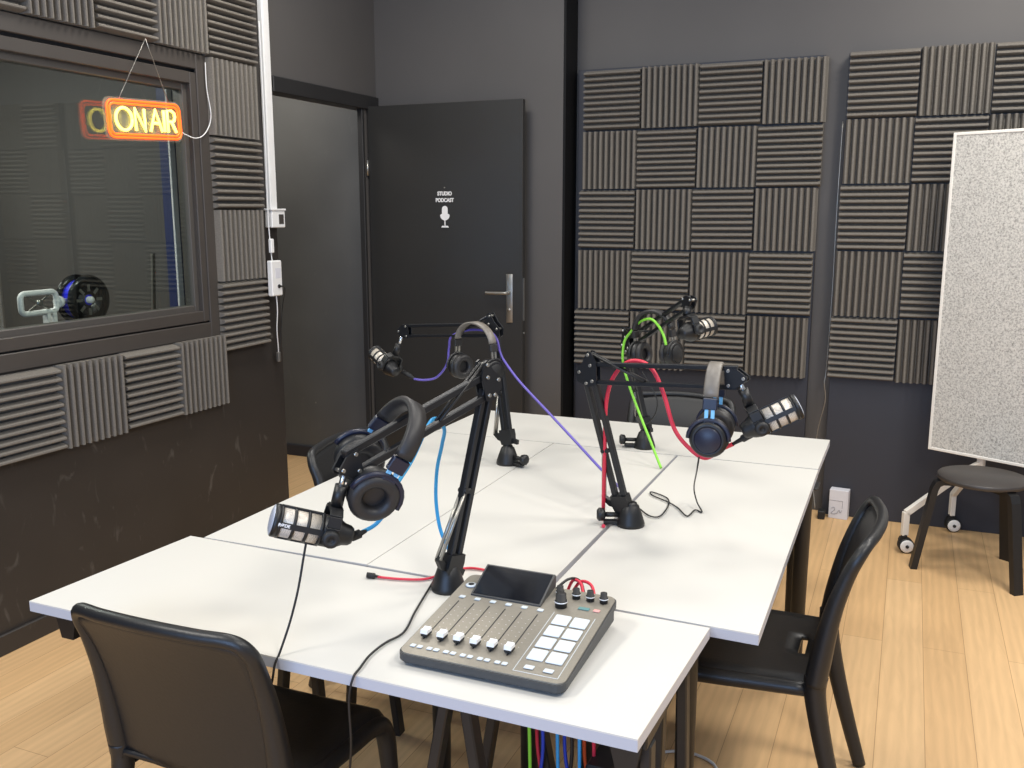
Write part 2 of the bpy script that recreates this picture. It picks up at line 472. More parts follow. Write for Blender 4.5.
# window: outer casing, stepped inner frame, pane
def ring(y0, y1, z0, z1, t, x0, x1, mb, bev=0.003):
    mb.box((x0, y0, z0), (x1, y0 + t, z1), bev); mb.box((x0, y1 - t, z0), (x1, y1, z1), bev)
    mb.box((x0, y0 + t, z0), (x1, y1 - t, z0 + t), bev); mb.box((x0, y0 + t, z1 - t), (x1, y1 - t, z1), bev)
win = bpy.data.objects.new('window_1', None); COL.objects.link(win); win['kind'] = 'structure'
b = MB(); ring(1.10, 3.488, 1.036, 2.292, 0.066, XL - 0.002, XL + 0.014, b); b.build('window_casing', M['casing'], win)
b = MB(); ring(1.18, 3.436, 1.108, 2.212, 0.05, XL - 0.03, XL + 0.006, b); b.build('inner_frame', M['casing'], win)
b = MB(); ring(1.225, 3.392, 1.152, 2.165, 0.032, XL - 0.075, XL - 0.018, b); b.build('glazing_bead', M['casing_in'], win)
b = MB(); ring(1.15, 3.47, 1.075, 2.26, 0.05, XL - 0.118, XL - 0.031, b, 0); b.build('window_lining', M['casing_in'], win)
MB().box((XL - 0.04, 1.24, 1.17), (XL - 0.034, 3.38, 2.15)).build('window_pane', M['glass'], win)

# ------------------------------------------------------------------ open door
door = bpy.data.objects.new('door_1', None); COL.objects.link(door); door['kind'] = 'structure'
YD = 4.85
MB().box((-2.972, YD, 0.012), (-1.995, YD + 0.04, 2.208), 0.002).build('door_leaf', M['leaf'], door)
hb = MB(); hb.box((-2.092, YD - 0.008, 0.988), (-2.052, YD, 1.262), 0.003, seg=2)
hb.cyl((-2.072, YD - 0.05, 1.158), (-2.072, YD - 0.005, 1.158), 0.011)
hb.tube(smooth_path([(-2.072, YD - 0.05, 1.158), (-2.09, YD - 0.056, 1.158), (-2.20, YD - 0.052, 1.156)], 6), 0.0085)
hb.lathe([(0.010, 0), (0.010, 0.006), (0, 0.006)], 16, frame((-2.072, YD - 0.008, 1.06), za=(0, -1, 0)))
hb.build('door_handle', M['satin'], door)
for z in (1.86, 0.25):
    hg = MB(); hg.cyl((-2.976, YD - 0.008, z - 0.045), (-2.976, YD - 0.008, z + 0.045), 0.008); hg.build('hinge', M['satin'], door)
b = MB(); b.box((-1.9955, YD + 0.01, 1.0), (-1.9925, YD + 0.03, 1.24)); b.cyl((-1.9945, YD + 0.02, 0.93), (-1.990, YD + 0.02, 0.93), 0.006); b.build('lock_plate', M['satin'], door)
TD = frame((-2.49, YD - 0.001, 1.712), xa=(1, 0, 0), za=(0, -1, 0))
text_mesh('lettering', 'STUDIO', 0.030, 0.002, frame((-2.475, YD - 0.001, 1.708), xa=(1, 0, 0), za=(0, -1, 0)), M['white'], door, bold=0.0012, sx=0.85)
text_mesh('lettering', 'PODCAST', 0.030, 0.002, frame((-2.475, YD - 0.001, 1.671), xa=(1, 0, 0), za=(0, -1, 0)), M['white'], door, bold=0.0012, sx=0.85)
ic = MB(); Ti = frame((-2.475, YD, 1.60), xa=(1, 0, 0), za=(0, -1, 0))
def caps(w_, y0, y1, n=10):
    r = w_ / 2
    return [(r * math.cos(PI * i / n), y1 - r + r * math.sin(PI * i / n)) for i in range(n + 1)] + [(r * math.cos(PI + PI * i / n), y0 + r + r * math.sin(PI + PI * i / n)) for i in range(n + 1)]
ic.prism(caps(0.036, -0.028, 0.040), 0, 0.002, Ti)
ic.prism([(0.030 * math.cos(PI + PI * i / 12), -0.012 + 0.030 * math.sin(PI + PI * i / 12)) for i in range(13)] + [(0.024, -0.006), (-0.024, -0.006)], 0, 0.0016, Ti)
ic.prism([(-0.003, -0.04), (0.003, -0.04), (0.003, -0.075), (-0.003, -0.075)], 0, 0.002, Ti)
ic.prism([(-0.024, -0.082), (0.024, -0.082), (0.018, -0.072), (-0.018, -0.072)], 0, 0.002, Ti)
ic.build('microphone_icon', M['white'], door)
b = MB(); b.lathe([(0.004, 0), (0.004, 0.003), (0, 0.003)], 10, frame((-2.475, YD, 1.742), za=(0, -1, 0))); b.build('screw_head', M['satin'], door)

# ------------------------------------------------------------------ boards and foam tiles
def board(x0, x1, label):
    o = MB().box((x0, 5.108, 0.0), (x1, 5.15, 2.376), 0.002).build('backing_board', M['board'])
    tag(o, label, 'wall board')
board(-1.765, -0.462, 'tall dark board behind the table, carrying the block of foam tiles nearest the door')
board(-0.352, 1.0, 'tall dark slate board behind the pinboard, carrying foam tiles')

def foam_mesh(w_, h, vertical):
    """wedge foam: ten ridges on a flat base, back at local y=0, facing -y"""
    n = 10; base = 0.010; dep = 0.046
    L_, W_ = (h, w_) if vertical else (w_, h)      # ridge length, direction across the ridges
    prof = []
    p = W_ / n
    for i in range(n):
        c = -W_ / 2 + i * p
        prof += [(c + 0.04 * p, base), (c + 0.27 * p, dep - 0.004), (c + 0.37 * p, dep), (c + 0.55 * p, dep), (c + 0.66 * p, dep - 0.004), (c + 0.90 * p, base)]
    prof += [(W_ / 2, base), (W_ / 2, 0), (-W_ / 2, 0)]
    vs = []; k = len(prof)
    for e in (-L_ / 2, L_ / 2):
        for a, d in prof: vs.append((a, -d, e) if vertical else (e, -d, a))
    fs = [[i, (i + 1) % k, k + (i + 1) % k, k + i] for i in range(k)]
    mb = MB().add(vs, fs)
    # end caps, one quad strip per ridge
    for o_ in (0, k):
        for i in range(n):
            j = i * 6
            mb.add([vs[o_ + j + q] for q in range(6)], [[0, 1, 2, 3, 4, 5]])
        mb.add([vs[o_ + k - 1], vs[o_ + 0]] + [vs[o_ + i * 6 + q] for i in range(n) for q in (0, 5)][1:] + [vs[o_ + k - 3], vs[o_ + k - 2]], [list(range(2 * n + 3))])
    return mb
FH = foam_mesh(0.318, 0.325, False).build('acoustic_foam_tile', M['foam'])
FV = foam_mesh(0.318, 0.325, True).build('acoustic_foam_tile', M['foam'])
used = {'H': False, 'V': False}
def foam(kind, loc, rz, sx, sz, label, group):
    src = FH if kind == 'H' else FV
    if used[kind]:
        o = src.copy(); COL.objects.link(o)
    else:
        o = src; used[kind] = True
    o.location = loc; o.rotation_euler = (0, random.uniform(-0.006, 0.006), rz); o.scale = (sx, 1, sz)
    tag(o, label, 'foam tile', group)
rown = ['top row', 'second row', 'third row', 'fourth row', 'bottom row']
ribn = {'H': 'horizontally ribbed', 'V': 'vertically ribbed'}
zl = [2.370, 2.046, 1.728, 1.398, 1.062, 0.735]
coln = ['leftmost column', 'second column from left', 'third column from left', 'rightmost column']
for r in range(5):
    e0 = -1.722 - 0.0095 * r; e1 = -0.444 - 0.0075 * r
    for c in range(4):
        x0 = e0 + (e1 - e0) * c / 4; x1 = e0 + (e1 - e0) * (c + 1) / 4
        k = 'HV'[(r + c) % 2]
        dz = random.uniform(-0.004, 0.004)
        z0, z1 = zl[r + 1], zl[r]
        foam(k, ((x0 + x1) / 2, 5.107, (z0 + z1) / 2 + dz * 0.5), 0, (x1 - x0 - 0.003) / 0.318, (z1 - z0 - 0.009) / 0.325,
             '%s foam tile, %s, %s of the block behind the table' % (ribn[k], rown[r], coln[c]), 'foam tiles of the four-wide block')
coln2 = ['left column', 'middle column', 'right column']
for r in range(5):
    for c in range(3):
        x0 = -0.345 - 0.004 * r + 0.322 * c
        k = 'HV'[(r + c) % 2]
        z0, z1 = (z + 0.012 for z in (zl[r + 1], zl[r]))
        if c == 2 and r > 1: continue
        foam(k, (x0 + 0.16, 5.107, (z0 + z1) / 2), 0, 1.0, (z1 - z0 - 0.006) / 0.325,
             '%s foam tile, %s, %s of the block beside the pinboard' % (ribn[k], rown[r], coln2[c]), 'foam tiles of the right-hand block')
# left wall: rotate so that local -y looks along +x
RZ = PI / 2
colz = [2.29, 2.618]; ks = ['H', 'V', 'H', 'V', 'H']
zz = [2.62, 2.288, 1.946, 1.617, 1.284, 0.95]
place = ['topmost', 'second from the top', 'third from the top', 'fourth from the top', 'lowest, behind the power supply']
for i in range(5):
    y0 = 3.478
    foam(ks[i], (XL + 0.001, y0 + 0.17, (zz[i] + zz[i + 1]) / 2), RZ, 0.335 / 0.318, (zz[i] - zz[i + 1] - 0.005) / 0.325,
         '%s foam tile right of the window, %s' % (ribn[ks[i]], place[i]), 'foam tiles right of the window')
for i, (y0, k) in enumerate([(3.20, 'V'), (2.883, 'H'), (2.565, 'V'), (2.247, 'H')]):
    foam(k, (XL + 0.001, y0 + 0.130, 2.46), RZ, 0.98, 1.0,
         '%s foam tile above the window, %s from the right' % (ribn[k], ['first', 'second', 'third', 'fourth'][i]), 'foam tiles above the window')
for i, (y0, k) in enumerate([(3.212, 'V'), (2.895, 'H'), (2.58, 'V'), (2.262, 'H')]):
    foam(k, (XL + 0.001, y0 + 0.125, 0.874 - 0.003 * i), RZ, 0.985, 1.0,
         '%s foam tile under the window, %s from the right end' % (ribn[k], ['first', 'second', 'third', 'fourth'][i]), 'foam tiles under the window')

# ------------------------------------------------------------------ tables
TZ = 0.74; TT = 0.024
def corners_table(name, label, c, leg_xy, group='white tables pushed together', bracket=False):
    """c: four corners of the top, counter-clockwise from the front left"""
    cx = sum(p[0] for p in c) / 4; cy = sum(p[1] for p in c) / 4
    t = thing(name, label, 'table', (cx, cy, 0), 0, group)
    pts = [(x - cx, y - cy) for x, y in c]
    top = MB().prism(pts, TZ - 0.003, TZ)
    top.prism(pts, TZ - TT, TZ - 0.003, mi=1)
    # the top face is laminate, the sides are the edge band
    top.build('tabletop', [M['top'], M['edge']], t)
    if bracket:
        for sx_ in (-0.665, 0.655):
            MB().prism([(-0.035, 0), (0.035, 0), (0.020, -0.075), (-0.016, -0.075)], 0, 0.30, Matrix.Translation((sx_, -0.19, TZ - TT)) @ frame((0, 0, 0), xa=(1, 0, 0), za=(0, 1, 0)) @ Matrix.Rotation(PI, 4, 'X') @ Matrix.Translation((0, 0, -0.30)) if False else Matrix(((1, 0, 0, sx_), (0, 0, 1, -0.19), (0, 1, 0, TZ - TT), (0, 0, 0, 1)))).build('support_bracket', M['blackmetal'], t)
    for lx, ly in leg_xy:
        x, y = lx - cx, ly - cy
        lg = MB(); lg.lathe([(0.022, 0.012), (0.027, TZ - TT - 0.01), (0.027, TZ - TT - 0.008)], 20, Matrix.Translation((x, y, 0)))
        lg.box((x - 0.045, y - 0.045, TZ - TT - 0.008), (x + 0.045, y + 0.045, TZ - TT), 0.004)
        o = lg.build('leg', M['blackmetal'], t)
        MB().lathe([(0.018, 0), (0.022, 0.004), (0.022, 0.014), (0.012, 0.014)], 16, Matrix.Translation((x, y, 0))).build('leg_foot', M['rubber'], o)
    return t
corners_table('table', 'white front table standing crosswise with the mixing console on it',
              [(-1.777, 1.399), (-0.362, 1.386), (-0.336, 1.858), (-1.745, 1.882)], [], bracket=True)
corners_table('table', 'white table running lengthwise on the left, between the front table and the far one',
              [(-1.703, 1.887), (-1.194, 1.887), (-1.203, 3.232), (-1.706, 3.232)], [(-1.64, 3.15), (-1.26, 3.15)])
corners_table('table', 'white table running lengthwise in the middle, between the thin and the wide seam',
              [(-1.191, 1.885), (-0.733, 1.878), (-0.731, 3.232), (-1.200, 3.232)], [(-1.05, 2.0), (-0.80, 2.0), (-1.12, 3.15), (-0.80, 3.15)])
corners_table('table', 'white table running lengthwise on the right, beside the black chair',
              [(-0.718, 1.876), (-0.236, 1.864), (-0.241, 3.232), (-0.722, 3.232)], [(-0.66, 2.05), (-0.43, 2.10), (-0.65, 3.15), (-0.272, 3.13)])
corners_table('table', 'white far table standing crosswise in front of the foam tiles',
              [(-1.706, 3.235), (-0.242, 3.241), (-0.239, 3.693), (-1.706, 3.685)], [(-1.64, 3.31), (-0.31, 3.31), (-1.64, 3.62), (-0.33, 3.62)])

def trestle(x, y0, y1, label, sp=0.14, zt=TZ - TT):
    t = thing('trestle', label, 'trestle', (x, (y0 + y1) / 2, 0), 0, 'black trestles under the tables')
    l = (y1 - y0) / 2
    MB().box((-0.03, -l, zt - 0.035), (0.03, l, zt), 0.003).build('top_bar', M['blackmetal'], t)
    for sy in (-1, 1):
        for sx in (-1, 1):
            MB().bar((sx * 0.022, sy * (l - 0.035), zt - 0.036), (sx * sp, sy * (l - 0.01), 0.008), 0.034, 0.022, (sx, 0, 0.3), bev=0.003).build('leg', M['blackmetal'], t)
    for sy in (-1, 1):
        MB().bar((-sp * 0.62, sy * (l - 0.025), 0.30), (sp * 0.62, sy * (l - 0.025), 0.30), 0.012, 0.022, bev=0.002).build('crossbar', M['blackmetal'], t)
trestle(-1.45, 1.92, 2.32, 'black trestle under the left lengthwise table, just behind the front table', 0.09)
trestle(-0.74, 1.44, 1.80, 'black trestle with splayed legs under the front table, below the mixing console')
trestle(-0.392, 1.45, 1.80, 'black trestle under the right end of the front table', 0.035)

# ------------------------------------------------------------------ chairs
def make_chair(label, loc, rz):
    """one-piece plastic chair; local +y is the way it faces"""
    t = thing('plastic_chair', label, 'chair', loc, rz, 'black plastic chairs round the tables')
    th = 0.012
    def sheet(rows, name, holes=()):
        """rows: list of lists of points (front to back / bottom to top), made into a sheet with thickness"""
        n = len(rows); mcols = len(rows[0])
        vs = [V(p) for r_ in rows for p in r_]
        nrm = [V((0, 0, 0)) for _ in vs]
        fs = []
        for i in range(n - 1):
            for j in range(mcols - 1):
                if (i, j) in holes: continue
                q = [i * mcols + j, i * mcols + j + 1, (i + 1) * mcols + j + 1, (i + 1) * mcols + j]
                nn = (vs[q[1]] - vs[q[0]]).cross(vs[q[3]] - vs[q[0]])
                for a in q: nrm[a] += nn
                fs.append(q)
        mb = MB()
        k = len(vs)
        allv = [v + nrm[i].normalized() * th / 2 for i, v in enumerate(vs)] + [v - nrm[i].normalized() * th / 2 for i, v in enumerate(vs)]
        ed = {}
        for q in fs:
            for a, c in zip(q, q[1:] + q[:1]): ed[(a, c)] = 1
        f2 = [q for q in fs] + [[a + k for a in q[::-1]] for q in fs]
        f2 += [[c, a, a + k, c + k] for (a, c) in ed if (c, a) not in ed]
        mb.add(allv, f2, True)
        return mb
    # seat: dished, edges turned down, slot at the rear
    rows = []
    NY, NX = 12, 17
    for i in range(NY + 1):
        v = [0, 0.03, 0.07, 0.12, 0.2, 0.32, 0.46, 0.6, 0.72, 0.82, 0.865, 0.93, 1][i]; y = 0.245 - 0.43 * v
        hw = (0.232 - 0.014 * v) * (1 - 0.10 * max(0, 1 - v / 0.14) ** 2)
        row = []
        for j in range(NX):
            u = -1 + 2 * j / (NX - 1)
            z = 0.448 - 0.012 * (1 - u * u) * math.sin(PI * min(1, v * 1.1))
            e = max(0, abs(u) - 0.86) / 0.14
            z -= 0.03 * e * e
            if v < 0.17: z -= 0.045 * ((0.17 - v) / 0.17) ** 2
            x = hw * u
            if v > 0.9: z += 0.012 * ((v - 0.9) / 0.1)
            row.append((x, y, z))
        rows.append(row)
    sheet(rows, 'seat', holes=[(9, 6), (9, 7), (9, 8), (9, 9)]).build('seat', M['plastic'], t)
    # backrest: leans back, hollow across, its edges in a thick rolled frame
    def edge(v):
        return (0.214 - 0.001 * v, -0.166 - 0.050 * v - 0.045 * v ** 3.5, 0.452 + 0.366 * v)
    rows = []
    NB = 14
    for i in range(NB + 1):
        v = i / NB
        hw, y0, z0 = edge(v)
        row = []
        for j in range(NX):
            u = -1 + 2 * j / (NX - 1)
            y = y0 - 0.030 * (1 - u * u) * (0.5 + 0.5 * v)
            z = z0 + 0.012 * (1 - u * u) * v
            row.append((hw * u, y, z - 0.014 * v * abs(u) ** 6))
        rows.append(row)
    sheet(rows, 'backrest').build('backrest', M['plastic'], t)
    left = [edge(v) for v in (0, 0.2, 0.4, 0.6, 0.8, 0.92)]
    top = [(u, -0.261 - 0.030 * (1 - (u / 0.2) ** 2), 0.817 + 0.012 * (1 - (u / 0.2) ** 2)) for u in (-0.190, -0.12, -0.04, 0.04, 0.12, 0.190)]
    pp = smooth_path([(-x, y, z) for x, y, z in left] + top + left[::-1], 6); n = len(pp)
    rr = [0.0145 + 0.0125 * max(0, min(1, (0.82 - p.z) / 0.30)) for p in pp]
    MB().tube(pp, rr, 12).build('back_frame', M['plastic'], t)
    for sx in (-1, 1):
        p = [(sx * 0.213, -0.168, 0.475), (sx * 0.213, -0.168, 0.42), (sx * 0.215, -0.192, 0.30), (sx * 0.218, -0.232, 0.15), (sx * 0.220, -0.275, 0.006)]
        pp = smooth_path(p, 6); n = len(pp)
        rr = [0.0255 - 0.010 * (i / n) for i in range(n)]
        MB().tube(pp, rr, 12, flat=1.15, flat_dir=(0, 1, 0)).build('leg', M['plastic'], t)
        p = [(sx * 0.205, -0.15, 0.430), (sx * 0.213, 0.05, 0.425), (sx * 0.214, 0.17, 0.418), (sx * 0.216, 0.213, 0.385), (sx * 0.219, 0.226, 0.30), (sx * 0.224, 0.234, 0.15), (sx * 0.228, 0.240, 0.006)]
        pp = smooth_path(p, 5); n = len(pp)
        rr = [0.018 + 0.006 * min(1, i / (n * 0.4)) if i < n * 0.5 else 0.024 - 0.009 * (i - n * 0.5) / (n * 0.5) for i in range(n)]
        MB().tube(pp, rr, 12).build('leg', M['plastic'], t)
    return t
ch = make_chair('black plastic chair seen from behind, drawn up to the front table on the left', (-1.294, 1.545, 0), 0)
dup(ch, (-0.312, 2.475, 0), PI / 2, 'black plastic chair at the right side of the tables, facing left')
dup(ch, (-0.86, 3.64, 0), PI, 'black plastic chair behind the far table, only the top of its back visible')
dup(ch, (-1.51, 2.68, 0), -PI / 2, 'black plastic chair left of the tables, mostly hidden behind the large headphones')

# ------------------------------------------------------------------ boom arms
def boom(label, base, post_top, elbow, end, side, knob_dir=None, rail=0.017, up_rail=0.0195, group='black boom arms on the tables', mt=None, lw_=1.0):
    """base: point on the table; elbow, end: joints; side: horizontal direction the hinge pins point"""
    mt = mt or M['rod']
    t = thing('boom_arm', label, 'boom arm', base, 0, group)
    B = V(base); uh = V(end) - V(elbow); side = V((-uh.y, uh.x, 0)); side = side if side.dot(V(base) - CAM) < 0 else -side
    R_ = lambda p: V(p) - B
    E_, N_ = R_(elbow), R_(end)
    P0 = V((0, 0, 0.062)); H = R_(post_top)
    b = MB().lathe([(0.039, 0.0), (0.040, 0.005), (0.039, 0.012), (0.031, 0.036), (0.023, 0.058), (0.017, 0.063), (0.017, 0.066), (0, 0.066)], 28)
    b.build('base', M['blackmetal'], t)
    if knob_dir is not None:
        k = V(knob_dir).normalized()
        kb = MB(); kb.cyl(k * 0.03 + V((0, 0, 0.03)), k * 0.075 + V((0, 0, 0.03)), 0.007)
        kb.lathe([(0.010, 0), (0.017, 0.004), (0.019, 0.018), (0.012, 0.024), (0, 0.024)], 10, frame(k * 0.07 + V((0, 0, 0.03)), za=k))
        kb.box((-0.02, -0.012, 0.004), (0.055, 0.012, 0.014), 0.002, frame(k * 0.02, xa=k, za=(0, 0, 1)))
        kb.build('clamp_knob', M['blackmetal'], t)
    ld = (E_ - H).normalized(); ud = (N_ - E_).normalized()
    sd = V(side).normalized()
    lp = (ld.cross(sd)).normalized(); up_ = (ud.cross(sd)).normalized()
    if up_.z < 0: up_ = -up_
    # pivot bracket with the two lugs for the springs
    b = MB(); b.cyl((0, 0, 0.06), H + V((0, 0, -0.012)), 0.014)
    T = frame(H, xa=ld, za=sd)
    b.prism([(-0.022, -0.022), (0.010, -0.026), (0.030, -0.024), (0.030, 0.024), (0.0, 0.026), (-0.022, 0.020)], -0.014, 0.014, T)
    b.prism([(-0.012, 0.016), (0.004, 0.020), (0.028, 0.052), (0.018, 0.058), (-0.004, 0.040)], -0.006, 0.006, T)
    b.prism([(-0.018, -0.016), (-0.002, -0.022), (-0.012, -0.044), (-0.026, -0.040)], -0.006, 0.006, T)
    b.build('pivot_bracket', M['blackmetal'], t)
    for s_ in (-1, 1):
        MB().bar(H + lp * s_ * rail * 0.72, E_ + lp * s_ * rail * 0.72 - ld * 0.012, 0.017, 0.015, lp, bev=0.002).build('lower_rod', mt, t)
    for s_ in (-1, 1):
        a = E_ + up_ * s_ * up_rail
        MB().bar(a, N_ + up_ * s_ * up_rail, 0.016, 0.012 * lw_, up_, bev=0.002).build('upper_rod', mt, t)
    # springs between the lugs and the rods
    Lw = (E_ - H).length
    lug = H + ld * 0.023 - lp * 0.052
    lug = T @ V((0.020, 0.052, 0))
    q = H + ld * Lw * 0.42 + lp * (rail * 0.7) * (1 if (T @ V((0, 1, 0)) - H).dot(lp) > 0 else -1)
    for s_ in (-0.006, 0.006):
        MB().cyl(lug + sd * s_, q + sd * s_, 0.0042, 10).build('spring', M['satin'], t)
    b = MB()
    for c_ in (q, H + ld * Lw * 0.42): b.cyl(c_ - sd * 0.012, c_ + sd * 0.012, 0.006, 10)
    b.build('spring_pin', M['blackmetal'], t)
    # elbow: two side plates with bolts
    e2 = MB(); Te = frame(E_, xa=ud, za=sd)
    sg = 1 if (Te @ V((0, 1, 0)) - E_).dot(up_) > 0 else -1
    for o_ in (-1, 1):
        z0, z1 = (0.0095, 0.0135) if o_ > 0 else (-0.0135, -0.0095)
        e2.prism([(-0.034, sg * 0.006), (-0.012, sg * 0.030), (0.004, sg * 0.060), (0.014, sg * 0.058), (0.030, sg * 0.030), (0.028, -sg * 0.030), (0.002, -sg * 0.036), (-0.030, -sg * 0.020)], z0, z1, Te)
    e2.build('elbow_plate', mt, t)
    for x_, y_ in ((-0.022, 0.004), (0.012, 0.022), (0.016, -0.020), (-0.002, -0.026), (0.006, 0.05)):
        bo = MB(); bo.cyl(Te @ V((x_, sg * y_, -0.017)), Te @ V((x_, sg * y_, 0.017)), 0.0042, 10)
        bo.build('bolt', M['satin'], t)
    # upper spring rods from the elbow lug to the rail
    Lu = (N_ - E_).length
    for s_ in (-0.006, 0.006):
        MB().cyl(E_ + up_ * 0.054 + ud * 0.008 + sd * s_, E_ + ud * Lu * 0.40 - up_ * up_rail * 0.7 + sd * s_, 0.0034, 10).build('spring', M['blackmetal'], t)
    # end joint
    ej = MB(); Tn = frame(N_, xa=ud, za=sd)
    for o_ in (-1, 1):
        z0, z1 = (0.008, 0.012) if o_ > 0 else (-0.012, -0.008)
        ej.prism([(-0.030, 0.026), (0.002, 0.022), (0.026, 0.004), (0.026, -0.004), (0.002, -0.022), (-0.030, -0.026)], z0, z1, Tn)
    ej.build('end_joint', mt, t)
    for x_, y_ in ((-0.02, 0.018), (-0.02, -0.018), (0.018, 0)):
        eb = MB(); eb.cyl(Tn @ V((x_, y_, -0.015)), Tn @ V((x_, y_, 0.015)), 0.004, 10)
        eb.build('bolt', M['satin'], t)
    return t

# ------------------------------------------------------------------ microphones
def mic(label, tail, tip, mount, bracket_side, knobside=1, group='silver and black broadcast microphones'):
    """tail: rear end; tip: centre of the front grille; mount: joint at the end of the boom"""
    tail = V(tail); tip = V(tip); ax = (tip - tail).normalized(); Lm = (tip - tail).length
    O = tail
    t = thing('microphone', label, 'microphone', O, 0, group)
    s = Lm / 0.172
    side = V(bracket_side); side = (side - ax * side.dot(ax)).normalized()
    T0 = frame((0, 0, 0), za=ax, ya=side)
    K = 1.0
    MB().lathe([(0.0, 0), (0.016, 0), (0.020, 0.006), (0.022, 0.018 * s), (0.027, 0.028 * s), (0.0315, 0.045 * s), (0.0315, 0.066 * s), (0.0, 0.066 * s)], 28, T0).build('body', M['blackmetal'], t)
    MB().lathe([(0.0295, 0.064 * s), (0.0295, 0.163 * s)], 28, T0).build('grille', M['grille'], t)
    r_ = MB()
    for z in (0.066, 0.094, 0.122, 0.150):
        r_.lathe([(0.0290, z * s), (0.0322, (z + 0.001) * s), (0.0322, (z + 0.0065) * s), (0.0290, (z + 0.0075) * s)], 28, T0)
    for k in range(4):
        a = k * PI / 2
        c, d = math.cos(a), math.sin(a)
        r_.box((-0.0055, -0.0015, 0.066 * s), (0.0055, 0.0015, 0.155 * s), 0, T0 @ Matrix.Rotation(a - PI / 2, 4, 'Z') @ Matrix.Translation((0, 0.0312, 0)))
    r_.build('ring_cage', M['blackmetal'], t)
    MB().lathe([(0.0325, 0.156 * s), (0.0325, 0.165 * s), (0.030, 0.168 * s)], 28, T0).build('front_rim', M['blackmetal'], t)
    MB().lathe([(0.030, 0.164 * s), (0.030, 0.168 * s), (0.022, 0.171 * s), (0, 0.173 * s)], 28, T0).build('front_grille', M['grille_blue'], t)
    # swivel bracket: a yoke round the body, pivot knobs, threaded socket towards the mount
    c0 = ax * 0.050 * s
    mdir = V(mount) - (O + c0); mdir = (mdir - ax * mdir.dot(ax)); mdir.normalize()
    sd = ax.cross(mdir).normalized()
    b = MB()
    for g in (-1, 1):
        pts = [c0 + sd * g * 0.037 - mdir * 0.012, c0 + sd * g * 0.037 + mdir * 0.02, c0 + sd * g * 0.034 + mdir * 0.042, c0 + sd * g * 0.012 + mdir * 0.052]
        for p, q in zip(pts, pts[1:]): b.bar(p, q, 0.026, 0.006, sd, bev=0.001)
    b.bar(c0 + mdir * 0.050 - sd * 0.018, c0 + mdir * 0.050 + sd * 0.018, 0.026, 0.007, mdir)
    b.build('swivel_bracket', M['blackmetal'], t)
    for g in (-1, 1):
        MB().lathe([(0.015, 0), (0.017, 0.003), (0.017, 0.012), (0.013, 0.015), (0.006, 0.015), (0.006, 0.013), (0, 0.013)], 16, frame(c0 + sd * g * 0.037, za=sd * g)).build('pivot_knob', M['rubber'], t)
    mp = V(mount) - O
    st = c0 + mdir * 0.052
    MB().cyl(st, st + (mp - st).normalized() * min(0.045, (mp - st).length * 0.6), 0.0125).build('socket', M['blackmetal'], t)
    sx_ = MB(); sx_.cyl(st + (mp - st).normalized() * 0.02, mp, 0.006); sx_.build('stem', M['chrome'], t)
    return t, O, T0, s

def cable(name, label, cat, pts, r, mt, ends=None, group=None, k=8):
    P_ = smooth_path(pts, k)
    o0 = P_[0]
    c = MB().tube(P_, r, 8).build(name, mt, None, loc=o0)
    tag(c, label, cat, group)
    if ends:
        for (p, q, r1, r2) in ends:
            p = V(p) - o0; q = V(q) - o0; d = (q - p)
            MB().lathe([(0, 0), (r1, 0), (r1, d.length * 0.55), (r2, d.length * 0.6), (r2 * 0.6, d.length)], 14, frame(p, za=d)).build('plug', M['rubber'], c)
    return c

# arm 1: front, beside the console
A1 = V((-0.937, 1.828, TZ)); e1 = at(488, 384, Y=1.90); n1 = at(346, 466, Y=1.49)
h1 = at(452, 566, Y=1.83)
boom('black boom arm standing right behind the mixing console, reaching left', A1, h1, e1, n1, (0.62, -0.78, 0), None, rail=0.018, up_rail=0.024, lw_=1.35)
# arm 2: far left
A2 = V((-1.245, 2.895, TZ)); e2 = at(494, 330, Y=2.95); n2 = at(404, 331, Y=3.05)
boom('black boom arm at the far left of the tables, in front of the open door', A2, V(A2) + V((0, 0, 0.092)), e2, n2, (0.1, -1, 0), (0.8, -0.35, 0))
# arm 3: front right, navy sheen
A3 = V((-0.672, 2.43, TZ)); e3 = at(589, 373, Y=2.34); n3 = at(738, 378, Y=2.26)
boom('black boom arm with level upper section, navy headphones and red cable hanging on it', A3, at(622, 504, Y=2.425), e3, n3, (-0.12, -1, 0), (-1, -0.35, 0), rail=0.019, up_rail=0.024)
# arm 4: rear
A4 = V((-0.865, 3.30, TZ)); e4 = at(628, 344, Y=3.25); n4 = at(690, 302, Y=2.96)
boom('black boom arm on the far table, draped with the green cable', A4, V(A4) + V((0, 0, 0.092)), e4, n4, (-0.7, -0.7, 0), (-1, -0.3, 0), rail=0.014, up_rail=0.016)

tail1 = at(352, 536, Y=1.50); tip1 = at(270, 519, Y=1.40)
t1, O1, T1, s1 = mic('silver and black microphone at the lower left, pointing left, under the big headphones', tail1, tip1, n1, (0.97, -1.45, 0.2))
tail2 = at(396, 373, Y=3.02); tip2 = at(374, 352, Y=3.09)
mic('small silver and black microphone at the far left in front of the door', tail2, tip2, n2, (0, 0, 1))
tail3 = at(742, 432, Y=2.27); tip3 = at(800, 405, Y=2.31)
mic('silver and black microphone on the right end of the level boom arm', tail3, tip3, n3, (0.35, -2.25, 0.3))
tail4 = at(681, 334, Y=2.90); tip4 = at(712, 326, Y=3.01)
mic('small microphone in front of the foam tiles, on the arm with the green cable', tail4, tip4, n4, (0, 0, 1))
